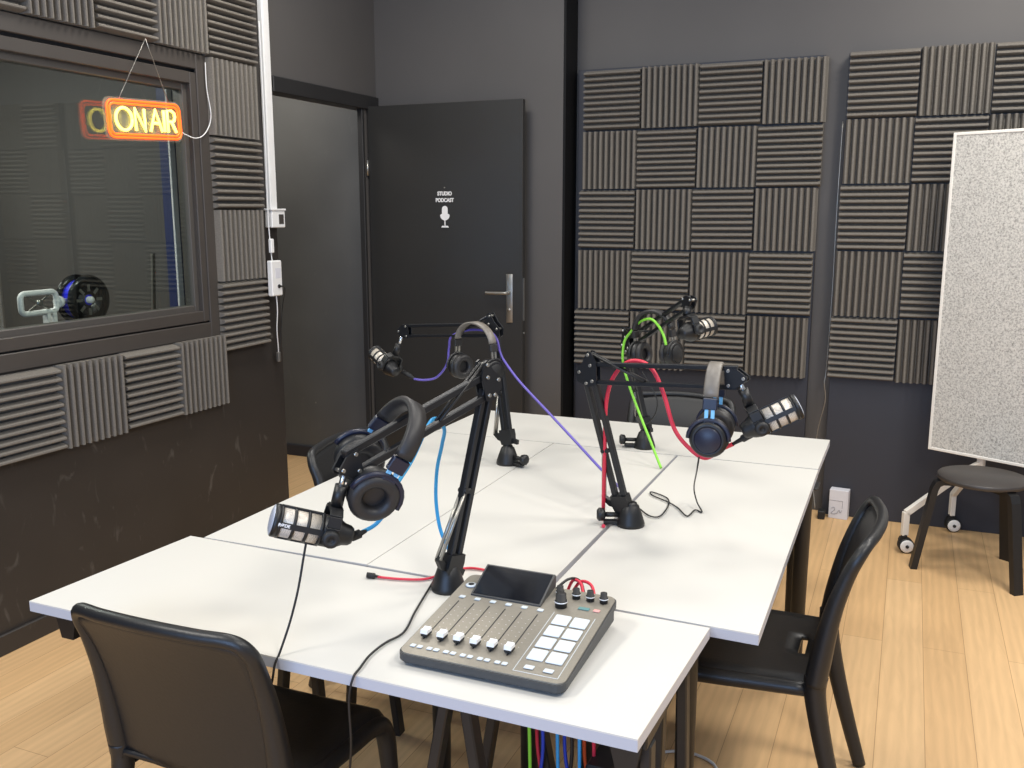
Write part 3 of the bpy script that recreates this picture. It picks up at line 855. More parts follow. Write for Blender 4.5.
# maker's lettering on the nearest microphone
ax1 = (tip1 - tail1).normalized(); vd = (CAM - tip1).normalized(); vd = (vd - ax1 * vd.dot(ax1)).normalized()
vq = V((0.97, -1.45, 0.2)); vq = (vq - ax1 * vq.dot(ax1)).normalized()
text_mesh('lettering', 'RØDE', 0.0085, 0.0006, frame((tip1 - tail1) - ax1 * 0.026 * s1 + vq * 0.0332, xa=-ax1, za=vq), M['white'], t1, bold=0.0003)

# ------------------------------------------------------------------ headphones
def headphones(label, apex, down, xdir, sc=1.0, blue=True, w_=0.082, h=0.15, mband=None, flip=0):
    """apex: inside top of the headband; down: the way the cups hang; xdir: from cup to cup"""
    t = thing('headphones', label, 'headphones', apex, 0, 'studio headphones hung on the boom arms')
    d = V(down).normalized(); x = V(xdir); x = (x - d * x.dot(d)).normalized(); y = d.cross(x)
    P = lambda a, b_, c: x * a * sc + y * b_ * sc - d * c * sc      # local: x across, y front, c up
    # padded band: a flat strip swept over the arc
    arc = []; n = 22
    for i in range(n + 1):
        a = PI * (0.04 + 0.92 * i / n)
        arc.append((w_ * math.cos(a), -0.065 + 0.072 * math.sin(a)))
    mb = MB()
    for off, hw, th in ((0.0, 0.017, 0.005 if mband else 0.010),):
        vs = []; fs = []
        for i, (a, c) in enumerate(arc):
            nx, nz = a, (c + 0.065) * 1.1
            l_ = math.hypot(nx, nz); nx /= l_; nz /= l_
            for yy, o_ in ((-hw, 0.001), (-hw * 0.8, th), (hw * 0.8, th), (hw, 0.001), (hw * 0.8, -0.004), (-hw * 0.8, -0.004)):
                vs.append(P(a + nx * o_, yy, c + nz * o_))
        for i in range(n):
            for k in range(6): fs.append([i * 6 + k, i * 6 + (k + 1) % 6, (i + 1) * 6 + (k + 1) % 6, (i + 1) * 6 + k])
        mb.add(vs, fs, True); mb.add(vs[:6], [[5, 4, 3, 2, 1, 0]]); mb.add(vs[-6:], [[0, 1, 2, 3, 4, 5]])
    mb.build('headband', mband or M['leather'], t)
    for s_ in (-1, 1):
        b = MB()
        Tb = Matrix.Translation((0, 0, 0))
        b.bar(P(s_ * (w_ + 0.002), 0, -0.058), P(s_ * (w_ + 0.004), 0, -0.084), 0.032 * sc, 0.012 * sc, x, bev=0.002)
        sld = b.build('slider_housing', M['navy'] if blue else M['leather'], t)
        b = MB()
        for yy in (-0.007, 0.007): b.bar(P(s_ * (w_ + 0.004), yy, -0.082), P(s_ * (w_ + 0.007), yy, -0.116), 0.008 * sc, 0.004 * sc, x)
        b.build('slider', M['cyan'] if blue else M['satin'], t)
        # yoke: half ring round the cup
        cz = -h - 0.005
        b = MB()
        ring_ = [P(s_ * (w_ + 0.006), 0.046 * math.cos(PI * k / 12), cz + 0.046 * math.sin(PI * k / 12)) for k in range(13)]
        b.tube(ring_, 0.005 * sc, 8)
        b.bar(P(s_ * (w_ + 0.007), 0, -0.112), P(s_ * (w_ + 0.008), 0, cz + 0.044), 0.026 * sc, 0.008 * sc, x, bev=0.002)
        b.build('yoke', M['navy'] if blue else M['blackmetal'], t)
        Tc = frame(P(s_ * (w_ - 0.012), 0, cz), za=x * s_ * (-1 if flip == s_ else 1))
        cup = MB().lathe([(0.038 * sc, -0.006 * sc), (0.044 * sc, 0.0), (0.044 * sc, 0.014 * sc), (0.040 * sc, 0.024 * sc), (0.032 * sc, 0.028 * sc), (0.030 * sc, 0.026 * sc), (0, 0.027 * sc)], 28, Tc).build('ear_cup', M['blackmetal'], t)
        MB().lathe([(0.031 * sc, 0.0272 * sc), (0.028 * sc, 0.030 * sc), (0, 0.031 * sc)], 24, Tc).build('cap', M['navy'] if blue else M['rubber'], cup)
        pad = MB(); rg = []
        for k in range(28):
            a = 2 * PI * k / 28; rg.append(Tc @ V((0.032 * sc * math.cos(a), 0.032 * sc * math.sin(a), -0.014 * sc)))
        pad.tube(rg, 0.013 * sc, 10, closed=True)
        pad.lathe([(0.022 * sc, -0.008 * sc), (0, -0.007 * sc)], 20, Tc)
        pad.build('ear_pad', M['leather'], cup)
    return t
# 1: big, tilted, on the front arm
ap1 = at(412, 412, Y=1.62)
headphones('large black and navy headphones hanging tilted from the nearest boom arm', ap1, (at(362, 480, Y=1.58) - ap1), (0.62, -0.72, -0.30), 1.18, True, w_=0.072, h=0.135, flip=1)
# 2: on the far left arm
ap2 = at(475, 325, Y=2.93)
headphones('black headphones with a worn grey headband on the far left boom arm', ap2, (0, 0, -1), (0.9, -0.42, 0), 1.0, False, w_=0.094, h=0.15, mband=M['grey_leather'])
# 3: on the level arm
ap3 = at(716, 367, Y=2.27)
headphones('navy and black headphones with light blue sliders hanging from the level boom arm', ap3, (-0.02, 0.03, -1), (0.06, -1, 0.0), 1.07, True, w_=0.066, h=0.148, mband=M['grey_leather'])
# 4: rear arm
ap4 = at(652, 314, Y=3.10)
headphones('black headphones hanging from the rear boom arm next to the green cable', ap4, (0.12, 0, -1), (0.9, -0.35, 0), 0.95, False, w_=0.078, h=0.14)

# ------------------------------------------------------------------ mixing console
def console():
    W_, D_ = 0.345, 0.338
    c = thing('mixing_console', 'grey mixing console with six faders, white pads and tilted dark screen', 'mixing console', (-0.863, 1.458, TZ), 0.0)
    zf, zb = 0.026, 0.062
    zt = lambda y: zf + (zb - zf) * y / D_
    def rr(x0, x1, y0, y1, r, n=5):
        o = []
        for cx, cy, a0 in ((x1 - r, y1 - r, 0), (x0 + r, y1 - r, PI / 2), (x0 + r, y0 + r, PI), (x1 - r, y0 + r, 1.5 * PI)):
            for i in range(n + 1):
                a = a0 + PI / 2 * i / n; o.append((cx + r * math.cos(a), cy + r * math.sin(a)))
        return o
    def slab(mb, pts, off0, off1, mi=0, zbase=None, ztop=None):
        n = len(pts)
        f0 = zbase or (lambda y: zt(y)); f1 = ztop or (lambda y: zt(y))
        vs = [(x, y, f0(y) + off0) for x, y in pts] + [(x, y, f1(y) + off1) for x, y in pts]
        mb.add(vs, [[i, (i + 1) % n, n + (i + 1) % n, n + i] for i in range(n)] + [list(range(n))[::-1], list(range(n, 2 * n))], False, mi)
    b = MB()
    slab(b, rr(0.004, W_ - 0.004, 0.004, D_ - 0.004, 0.018), 0, -0.016, 0, zbase=lambda y: 0.006 + 0.012 * y / D_)
    slab(b, rr(0, W_, 0, D_, 0.02), -0.0155, -0.002)
    b.build('body', M['console_side'], c)
    b = MB(); slab(b, rr(0.003, W_ - 0.003, 0.003, D_ - 0.003, 0.018), -0.002, 0.001); b.build('faceplate', M['console'], c)
    for fx in (0.03, W_ - 0.03):
        for fy in (0.03, D_ - 0.03):
            MB().cyl((fx, fy, 0), (fx, fy, 0.014 + 0.012 * fy / D_), 0.011).build('foot', M['rubber'], c)
    U = lambda u: u * W_
    Vv = lambda v: v * D_
    for i in range(6):
        u = 0.085 + 0.104 * i
        b = MB(); b.box((U(u) - 0.0012, Vv(0.17), 0), (U(u) + 0.0012, Vv(0.64), 0.0006), 0, Matrix.Shear('XY', 4, (0, 0)) if False else None)
        for k, p in enumerate(b.v): b.v[k] = V((p.x, p.y, p.z + zt(p.y) + 0.0008))
        b.build('fader_slot', M['rubber'], c)
        yc = Vv(0.205)
        fb = MB(); fb.box((U(u) - 0.0075, yc - 0.011, zt(yc) + 0.003), (U(u) + 0.0075, yc + 0.012, zt(yc) + 0.010), 0.002)
        cap_ = fb.build('fader', M['rubber'], c)
        fb = MB(); fb.prism([(-0.011, 0.010), (0.012, 0.010), (0.009, 0.018), (0.002, 0.016), (-0.008, 0.018)], -0.0075, 0.0075, Matrix.Translation((U(u), yc, zt(yc))) @ frame((0, 0, 0), xa=(0, 1, 0), za=(1, 0, 0)))
        fb.build('fader_cap', M['white'], cap_)
        bb = MB(); y_ = Vv(0.690); bb.box((U(u) - 0.0065, y_ - 0.006, zt(y_) + 0.001), (U(u) + 0.0065, y_ + 0.006, zt(y_) + 0.0035), 0.0015); bb.build('button', M['pad'], c)
        for dx in (-0.0074, 0.0074):
            bb = MB(); y_ = Vv(0.088); bb.box((U(u) + dx - 0.0055, y_ - 0.0055, zt(y_) + 0.001), (U(u) + dx + 0.0055, y_ + 0.0055, zt(y_) + 0.0035), 0.0015); bb.build('button', M['pad'], c)
        mk = MB()
        for k in range(7):
            y_ = Vv(0.27 + 0.05 * k)
            for dx in (-0.010, 0.010): mk.box((U(u) + dx - 0.0012, y_ - 0.0003, zt(y_) + 0.0009), (U(u) + dx + 0.0012, y_ + 0.0003, zt(y_) + 0.0013))
        mk.build('scale_marks', M['white'], c)
    for r in range(4):
        for q in range(2):
            x_ = U(0.765 + 0.112 * q); y_ = Vv(0.225 + 0.130 * r)
            bb = MB(); bb.box((x_ - 0.0170, y_ - 0.0185, 0.001), (x_ + 0.0170, y_ + 0.0185, 0.0045), 0.0018)
            for k, p in enumerate(bb.v): bb.v[k] = V((p.x, p.y, p.z + zt(p.y)))
            bb.build('pad', M['pad'], c)
    for q in range(2):
        x_ = U(0.765 + 0.112 * q); y_ = Vv(0.100)
        bb = MB(); bb.box((x_ - 0.0095, y_ - 0.007, zt(y_) + 0.001), (x_ + 0.0095, y_ + 0.007, zt(y_) + 0.0035), 0.0015); bb.build('button', M['pad'], c)
    ln = MB()
    for x0, y0, x1, y1 in ((0.69, 0.05, 0.69, 0.70), (0.945, 0.05, 0.945, 0.70), (0.69, 0.05, 0.945, 0.05)):
        ln.box((U(x0) - 0.0005, Vv(y0) - 0.0005, 0), (U(x1) + 0.0005, Vv(y1) + 0.0005, 0.0005))
    for k, p in enumerate(ln.v): ln.v[k] = V((p.x, p.y, p.z + zt(p.y) + 0.0009))
    ln.build('pad_outline', M['pad'], c)
    # knobs
    for u in (0.655, 0.76, 0.85, 0.935):
        y_ = Vv(0.90); z_ = zt(y_)
        kb = MB().lathe([(0.0085, 0.001), (0.0085, 0.009), (0.0095, 0.010), (0.0095, 0.012), (0.0075, 0.012), (0.0070, 0.023), (0, 0.024)], 20, Matrix.Translation((U(u), y_, z_))).build('knob', M['rubber'], c)
        MB().lathe([(0.0097, 0.0095), (0.0097, 0.0115)], 20, Matrix.Translation((U(u), y_, z_))).build('knob_ring', M['white'], kb)
    y_ = Vv(0.775); z_ = zt(y_)
    kb = MB().lathe([(0.0125, 0.001), (0.0125, 0.011), (0.0135, 0.012), (0.0135, 0.014), (0.0115, 0.014), (0.0108, 0.030), (0, 0.031)], 24, Matrix.Translation((U(0.705), y_, z_))).build('knob', M['rubber'], c)
    MB().lathe([(0.0137, 0.0115), (0.0137, 0.014)], 24, Matrix.Translation((U(0.705), y_, z_))).build('knob_ring', M['white'], kb)
    for u, mt, w_ in ((0.845, 'teal', 0.012), (0.925, 'rosy', 0.007)):
        yy = Vv(0.79); MB().box((U(u) - w_, yy - 0.006, zt(yy) + 0.001), (U(u) + w_, yy + 0.006, zt(yy) + 0.003), 0.001).build('button', M[mt], c)
    yy = Vv(0.845)
    kb = MB().lathe([(0.0125, 0.001), (0.0125, 0.003), (0.010, 0.004), (0, 0.004)], 22, Matrix.Translation((U(0.075), yy, zt(yy)))).build('record_button', M['pad'], c)
    MB().lathe([(0.0065, 0.004), (0.0065, 0.0048), (0, 0.0048)], 18, Matrix.Translation((U(0.075), yy, zt(yy)))).build('record_ring', M['rubber'], kb)
    # screen: a wedge raised at the back
    x0, x1 = U(0.125), U(0.590); y0, y1 = Vv(0.728), Vv(1.0)
    za_, zb_ = zt(y0) + 0.004, zt(y1) + 0.030
    sb = MB(); sb.prism([(y0, zt(y0) - 0.001), (y1, zt(y1) - 0.001), (y1 + 0.002, zb_ - 0.006), (y1 - 0.004, zb_), (y0, za_)], x0, x1, frame((0, 0, 0), xa=(0, 1, 0), za=(1, 0, 0)))
    sc_ = sb.build('screen_housing', M['console_side'], c)
    d_ = V((0, y1 - 0.004 - y0, zb_ - za_)); n_ = V((0, -d_.z, d_.y)).normalized(); du = d_.normalized()
    g = MB().box((0, 0, 0), (x1 - x0 - 0.008, d_.length - 0.008, 0.0018), 0.0006, frame(V((x0 + 0.004, y0, za_)) + du * 0.004 - n_ * 0.0003, xa=(1, 0, 0), za=n_)); g.build('screen', M['screen'], sc_)
    return c
console()

# ------------------------------------------------------------------ cables
ZT = TZ + 0.005
GC = 'coloured microphone cables'
def A_(x, y, **k): return at(x, y, **k)
pts = [A_(733, 444, Y=2.28), A_(722, 449, Y=2.29), A_(705, 458, Y=2.30), A_(688, 447, Y=2.30), A_(674, 428, Y=2.31), A_(664, 395, Y=2.32), A_(654, 372, Y=2.33), A_(642, 362, Y=2.34), A_(626, 363, Y=2.345), A_(612, 380, Y=2.35), A_(606, 405, Y=2.36), A_(605, 440, Y=2.38), A_(604, 480, Y=2.40), A_(603, 522, Y=2.44), A_(600, 528, Z=ZT), A_(585, 545, Z=ZT)]
pts = pts[:-2] + [A_(603.5, 526, Z=ZT + 0.002)]
cable('microphone_cable', 'red cable looping over the level boom arm to the right-hand microphone', 'cable', pts, 0.0055, M['red'], [(A_(757, 431, Y=2.275), A_(731, 445, Y=2.28), 0.0095, 0.006)], GC)
pts = [A_(414, 379, Y=3.02), A_(425, 380, Y=3.02), A_(437, 377, Y=3.02), A_(447, 364, Y=3.0), A_(449, 348, Y=3.0), A_(452, 336, Y=2.99), A_(470, 330, Y=2.985), A_(490, 332, Y=2.94), A_(497, 340, Y=2.93), A_(500, 352, Y=2.93), A_(505, 362, Y=2.92), A_(520, 382, Y=2.86), A_(548, 412, Y=2.74), A_(575, 441, Y=2.62), A_(598, 466, Y=2.55), A_(606, 474, Y=2.53)]
pts.append(A_(619, 487, Z=ZT))
cable('microphone_cable', 'purple cable running from the far left microphone down across the tables', 'cable', pts, 0.0042, M['purple'], [(A_(403, 372, Y=3.03), A_(417, 380, Y=3.02), 0.0095, 0.006)], GC)
pts = [A_(666, 345, Y=3.02), A_(663, 334, Y=3.03), A_(657, 324, Y=3.05), A_(650, 319, Y=3.08), A_(640, 322, Y=3.12), A_(630, 333, Y=3.16), A_(624, 343, Y=3.17), A_(623, 362, Y=3.16), A_(628, 382, Y=3.15), A_(640, 415, Y=3.12), A_(652, 445, Y=3.08), A_(661, 468, Z=ZT)]
cable('microphone_cable', 'green cable draped over the rear boom arm and slanting down to the table', 'cable', pts, 0.0045, M['green'], None, GC)
pts = [A_(362, 532, Y=1.56), A_(376, 524, Y=1.58), A_(388, 508, Y=1.60), A_(396, 486, Y=1.62), A_(412, 460, Y=1.68), A_(432, 420, Y=1.78), A_(444, 428, Y=1.83), A_(442, 445, Y=1.86), A_(437, 470, Y=1.88), A_(436, 500, Y=1.89), A_(440, 528, Y=1.89), A_(448, 548, Y=1.88), A_(456, 565, Y=1.87), A_(459, 574, Y=1.87)]
cable('microphone_cable', 'light blue cable hanging beside the nearest boom arm', 'cable', pts, 0.0045, M['blue'], [(A_(352, 537, Y=1.53), A_(366, 531, Y=1.56), 0.0095, 0.006)], GC)
pts = [A_(378, 577, Z=ZT), A_(400, 579, Z=ZT), A_(425, 579, Z=ZT), A_(446, 573, Z=ZT), A_(470, 568, Z=ZT), A_(500, 573, Z=ZT), A_(530, 577, Z=ZT)]
cable('patch_cable', 'red cable lying loose on the front table left of the boom arm base', 'cable', pts, 0.0032, M['red'], [(A_(367, 575, Z=ZT + 0.003), A_(381, 577, Z=ZT), 0.007, 0.004)])
for i, (xa, xb, yb, lbl) in enumerate([(586, 566, 577, 'red plug lead curving into the back of the mixing console, shorter one'), (600, 572, 573, 'red plug lead curving into the back of the mixing console, longer one')]):
    pts = [A_(xb - 8, 582 - i, Z=0.80), A_(xb, yb, Y=1.80), A_(xb + 12, yb + 1, Y=1.82), A_(xa - 4, yb + 9, Y=1.81), A_(xa, 597, Y=1.79)]
    pts = [V((-0.66 + 0.01 * i, 1.845, ZT)), V((-0.65 + 0.012 * i, 1.845, 0.775)), V((-0.635 + 0.018 * i, 1.84, 0.805)), V((-0.612 + 0.024 * i, 1.825, 0.806)), V((-0.596 + 0.026 * i, 1.797, 0.785))]
    cable('plug_lead', lbl, 'cable', pts, 0.0035, M['red'])
cable('usb_cable', 'black lead arching behind the screen of the mixing console', 'cable', [V((-0.665, 1.778, 0.79)), V((-0.64, 1.815, 0.815)), V((-0.625, 1.855, 0.80)), V((-0.615, 1.858, 0.77)), V((-0.61, 1.86, ZT))], 0.003, M['blackcable'])
# headphone leads
GB = 'thin black leads'
def hang(x0, y0, pts2): return pts2
cable('headphone_lead', 'thin black lead dropping from the nearest microphone onto the front chair', 'cable',
      [A_(307, 538, Y=1.46), A_(304, 555, Y=1.455), A_(298, 590, Y=1.44), A_(290, 622, Y=1.425), A_(280, 652, Y=1.40), A_(275, 664, Y=1.388), A_(272, 682, Y=1.384), A_(267, 700, Y=1.42), A_(266, 725, Y=1.46), A_(272, 748, Y=1.47), A_(285, 764, Y=1.46)], 0.0024, M['blackcable'], None, GB)
cable('headphone_lead', 'thin black lead from the nearest boom base across the front table and over its edge', 'cable',
      [A_(436, 577, Z=ZT), A_(428, 590, Z=ZT), A_(415, 612, Z=ZT), A_(404, 632, Z=ZT), A_(385, 643, Z=ZT), A_(370, 655, Z=ZT), A_(360, 668, Z=ZT), A_(353, 678, Y=1.384), A_(349, 700, Y=1.378), A_(351, 740, Y=1.38), A_(350, 768, Y=1.40), A_(348, 800, Y=1.42)], 0.0024, M['blackcable'], None, GB)
cable('headphone_lead', 'thin black lead curling over the right-hand table below the navy headphones', 'cable',
      [A_(699, 457, Y=2.26), A_(697, 470, Y=2.27), A_(694, 488, Z=0.80), A_(697, 502, Z=0.76), A_(702, 512, Z=ZT), A_(695, 510, Z=ZT), A_(687, 516, Z=ZT), A_(678, 508, Z=ZT), A_(668, 502, Z=ZT), A_(652, 495, Z=ZT), A_(652, 492, Z=ZT), A_(667, 498, Z=ZT), A_(668, 506, Z=ZT), A_(660, 516, Z=ZT), A_(650, 516, Z=ZT), A_(640, 509, Z=ZT), A_(630, 520, Z=ZT + 0.001)][:16], 0.0022, M['blackcable'], None, GB)
cable('headphone_lead', 'thin black lead hanging in a loop from the rear boom arm', 'cable',
      [A_(642, 372, Y=3.22), A_(650, 385, Y=3.22), A_(657, 400, Y=3.22), A_(656, 412, Y=3.22), A_(650, 421, Y=3.23), A_(644, 424, Y=3.23), A_(640, 412, Y=3.24), A_(636, 398, Y=3.24)], 0.0024, M['blackcable'], None, GB)
# hanging under the table
under = [(528, 'green', 'green'), (534, 'deepblue', 'deep blue'), (543, 'red', 'crimson'), (556, 'blue', 'light blue'), (563, 'blackcable', 'black'), (571, 'deepblue', 'dark blue'), (578, 'blue', 'pale blue'), (585, 'red', 'bright red'), (591, 'orange', 'orange')]
for i, (x, mt, nm) in enumerate(under):
    p = A_(x, 745, Y=1.72 + 0.012 * (i % 3))
    sw = 0.02 * math.sin(i * 2.1)
    cable('hanging_cable', '%s cable hanging below the front table, %s' % (nm, ['leftmost of the bundle', 'second in the bundle', 'third in the bundle', 'left of the black one', 'in the middle of the bundle', 'right of the black one', 'between the dark blue and the bright red', 'near the right of the bundle', 'rightmost of the bundle'][i]), 'cable',
          [V((p.x, p.y, 0.714)), V((p.x + sw * 0.4, p.y, 0.62)), V((p.x + sw, p.y + 0.01, 0.45)), V((p.x - sw * 0.5, p.y + 0.02, 0.25)), V((p.x + sw, p.y + 0.03, 0.07)), V((p.x + sw + 0.04, p.y + 0.05, 0.006)), V((p.x + 0.03, p.y + 0.16, 0.006))], 0.0042, M[mt], None, 'cables hanging under the front table')
cable('floor_cable', 'pale grey cable looping on the floor under the right-hand table', 'cable',
      [V((-0.62, 2.50, 0.005)), V((-0.56, 2.55, 0.005)), V((-0.49, 2.56, 0.005)), V((-0.43, 2.53, 0.005)), V((-0.41, 2.46, 0.005)), V((-0.46, 2.38, 0.005))], 0.0045, M['white'])
u = MB(); u.box((-0.057, -0.10, 0), (0.057, 0.13, 0.46), 0.006)
pc = u.build('computer_tower', M['dark'], None); pc.location = (-0.50, 1.80, 0.0)
tag(pc, 'dark computer case standing on the floor under the right end of the front table', 'computer')
f_ = MB(); f_.box((-0.050, -0.104, 0.03), (0.050, -0.10, 0.43), 0.001); f_.build('front_panel', M['blackmetal'], pc)

# ------------------------------------------------------------------ pinboard on its wheeled stand
c2 = V((0.176, 4.877)); bd = V((0.893, -0.45, 0)).normalized(); bn = V((-bd.y, bd.x, 0)) * -1   # bn points to the room
pb = thing('pinboard', 'pale speckled felt pinboard in a white frame on a wheeled stand', 'pinboard', (c2.x, c2.y, 0), 0)
Tp = frame((-0.030, 0.014, 0), xa=bd, za=(0, 0, 1))
x1 = 1.25; zb0, zb1 = 0.462, 1.962
MB().box((0.012, -0.012, zb0 + 0.012), (x1 - 0.012, 0.012, zb1 - 0.012), 0, Tp).build('felt_panel', M['felt'], pb)
fr = MB(); fr.box((0, -0.015, zb0), (0.014, 0.015, zb1), 0.002, Tp); fr.box((x1 - 0.014, -0.015, zb0), (x1, 0.015, zb1), 0.002, Tp)
fr.box((0.014, -0.015, zb0), (x1 - 0.014, 0.015, zb0 + 0.014), 0.002, Tp); fr.box((0.014, -0.015, zb1 - 0.014), (x1 - 0.014, 0.015, zb1), 0.002, Tp)
fr.build('board_frame', M['whitemetal'], pb)
fd = V((-0.114, -0.228, 0)); fd.normalize()
for q, (oc, feet) in enumerate(((bd * 0.205, ((-0.114, -0.228), (0.104, 0.188))), (bd * 0.98, (tuple((bd * 1.17 + V((-0.114, -0.228, 0))).xy), tuple((bd * 1.17 + V((0.104, 0.188, 0))).xy))))):
    st = MB(); oc = oc - bn * 0.03
    for fx, fy in feet:
        foot = V((fx, fy, 0)); hd_ = (oc - foot); hd_.z = 0
        p = [foot + V((0, 0, 0.085)), foot + V((0, 0, 0.195)), foot + hd_ * 0.75 + V((0, 0, 0.385)), oc + V((0, 0, 0.43))]
        for a_, c_ in zip(p, p[1:]): st.bar(a_, c_ + (c_ - a_).normalized() * 0.006, 0.024, 0.030, hd_.normalized() + V((0, 0, 0.01)), bev=0.002)
    st.bar(oc + V((0, 0, 0.40)), oc + V((0, 0, 1.2)), 0.03, 0.025, bn)
    st.build('stand_leg', M['whitemetal'], pb)
    for fx, fy in feet:
        foot = V((fx, fy, 0)); yd = V((0.25, -0.97, 0)).normalized(); xd = V((0, 0, 1)).cross(yd)
        wc = foot + xd * 0.010 + V((0, 0, 0.036))
        ca = MB()
        ca.lathe([(0.011, 0.072), (0.014, 0.076), (0.014, 0.090), (0, 0.090)], 14, Matrix.Translation(foot))
        ca.prism([(-0.034, 0.030), (-0.030, 0.058), (-0.012, 0.078), (0.018, 0.078), (0.026, 0.062), (0.010, 0.034), (-0.004, 0.030), (-0.010, 0.046), (-0.022, 0.044)], -0.011, 0.011, frame(foot, xa=-xd, za=yd) if False else Matrix((xd, V((0, 0, 1)), xd.cross(V((0, 0, 1))))).transposed().to_4x4() @ Matrix.Identity(4) if False else Matrix.Translation(foot) @ frame((0, 0, 0), xa=-xd, za=(-xd).cross(V((0, 0, 1)))))
        ca = ca.build('caster', M['rubber'], pb)
        for g in (-1, 1):
            wh = MB().lathe([(0.0, g * 0.026), (0.024, g * 0.026), (0.031, g * 0.023), (0.031, g * 0.013), (0.0, g * 0.013)], 22, frame(wc, za=yd)).build('wheel', M['white'], ca)
        MB().lathe([(0.0, -0.030), (0.008, -0.030), (0.008, 0.030), (0.0, 0.030)], 12, frame(wc, za=yd)).build('axle', M['rubber'], ca)
        MB().lathe([(0.031, -0.022), (0.036, -0.020), (0.036, 0.020), (0.031, 0.022)], 22, frame(wc, za=yd)).build('tyre', M['rubber'], ca)

# ------------------------------------------------------------------ stool
st = thing('stool', 'black round stool with angular legs in front of the pinboard', 'stool', (0.362, 4.505, 0), 0)
n = 40; R0 = 0.187
MB().lathe([(R0 - 0.004, 0.428), (R0, 0.432), (R0, 0.446), (R0 - 0.003, 0.449), (0, 0.449)], n).build('seat', M['seat_top'], st)
for k, a in enumerate((math.radians(-55), math.radians(192), math.radians(57))):
    d = V((math.cos(a), math.sin(a), 0)); s_ = V((-d.y, d.x, 0))
    l = MB()
    p = [d * 0.05 + V((0, 0, 0.418)), d * 0.165 + V((0, 0, 0.418)), d * 0.195 + V((0, 0, 0.400)), d * 0.208 + V((0, 0, 0.365)), d * 0.262 + V((0, 0, 0.0))]
    pr_ = [(0.05, 0.428), (0.17, 0.428), (0.198, 0.415), (0.212, 0.385), (0.277, 0.0), (0.249, 0.0), (0.186, 0.375), (0.178, 0.395), (0.165, 0.402), (0.05, 0.402)]
    l.prism(pr_, -0.0225, 0.0225, frame((0, 0, 0), xa=d, za=d.cross(V((0, 0, 1)))))
    l.build('leg', M['blackmetal'], st)

# ------------------------------------------------------------------ box by the wall
bx = thing('card_box', 'small pale grey box with a scribble, on the floor by the wall', 'box', (-0.262, 5.07, 0), math.radians(-6))
MB().box((-0.048, -0.025, 0), (0.048, 0.03, 0.158), 0.002).build('box_body', M['paper'], bx)
sc_ = MB()
sq = smooth_path([(-0.034, -0.0265, 0.055), (-0.022, -0.0265, 0.062), (-0.016, -0.0265, 0.05), (-0.028, -0.0265, 0.036), (-0.034, -0.0265, 0.026), (-0.018, -0.0265, 0.026), (-0.004, -0.0265, 0.032), (0.006, -0.0265, 0.05), (0.012, -0.0265, 0.035), (0.02, -0.0265, 0.05)], 5)
sc_.tube(sq, 0.0009, 5); sc_.box((-0.047, -0.0262, 0.098), (0.022, -0.0250, 0.0995)); sc_.box((0.020, -0.0262, 0.06), (0.0215, -0.0250, 0.0995)); sc_.build('scribble', M['ink'], bx)
o = MB().box((-0.018, -0.03, 0), (0.018, 0.03, 0.045), 0.004).build('power_brick', M['rubber']); o.location = (-0.345, 5.03, 0); tag(o, 'small black power brick on the floor left of the pale box', 'power adapter')
cable('loose_cable', 'thin whitish cable hanging down the edge of the right-hand board', 'cable', [V((-0.363, 5.10, 2.05)), V((-0.366, 5.10, 1.6)), V((-0.364, 5.10, 1.2)), V((-0.37, 5.10, 0.80)), V((-0.375, 5.09, 0.72)), V((-0.366, 5.095, 0.62)), V((-0.395, 5.09, 0.45)), V((-0.40, 5.07, 0.2)), V((-0.38, 5.03, 0.05))], 0.003, M['satin'])

# ------------------------------------------------------------------ things on the left wall
tr = thing('cable_trunking', 'white vertical cable trunking on the left wall beside the doorway', 'cable trunking', (XL, 3.913, 1.62))
MB().box((0, -0.027, 0), (0.028, 0.027, 1.5), 0.003).build('channel', M['white'], tr)
MB().box((0.028, -0.020, 0), (0.031, 0.012, 1.5), 0.001).build('cover_strip', M['white'], tr)
th_ = thing('thermostat', 'white wall thermostat with a small grey display at the foot of the trunking', 'thermostat', (XL, 3.925, 1.57))
MB().box((0, -0.055, -0.042), (0.045, 0.052, 0.042), 0.004).build('housing', M['white'], th_)
MB().box((0, -0.06, 0.042), (0.05, 0.055, 0.052), 0.002).build('top_plate', M['white'], th_)
MB().box((0.045, 0.0, -0.024), (0.0465, 0.038, 0.024), 0).build('display', M['casing'], th_)
ps = thing('power_supply', 'white power supply with a switch hanging on the left wall by the doorway', 'power adapter', (XL + 0.046, 3.848, 1.28))
MB().box((0, -0.04, -0.088), (0.030, 0.042, 0.088), 0.005).build('housing', M['white'], ps)
k_ = MB(); k_.lathe([(0.009, 0), (0.010, 0.005), (0, 0.006)], 12, frame((0.030, 0.01, -0.04), za=(1, 0, 0))); k_.box((0.030, 0.01, -0.044), (0.036, 0.03, -0.037)); k_.build('dc_plug', M['rubber'], ps)
MB().box((0.030, -0.012, 0.0), (0.0306, 0.03, 0.05)).build('rating_label', M['paper'], ps)
cable('adapter_cord', 'white cord rising from the power supply past the thermostat up the wall', 'cable', [V((XL + 0.052, 3.845, 1.365)), V((XL + 0.05, 3.842, 1.42)), V((XL + 0.046, 3.84, 1.52)), V((XL + 0.046, 3.838, 1.62)), V((XL + 0.046, 3.842, 2.0)), V((XL + 0.04, 3.846, 2.5))], 0.0028, M['white'], None)
o = MB().box((-0.010, -0.012, -0.035), (0.010, 0.012, 0.035), 0.004).build('inline_switch', M['white']); o.location = (XL + 0.054, 3.842, 1.44); tag(o, 'small white inline switch on the cord above the power supply', 'switch')
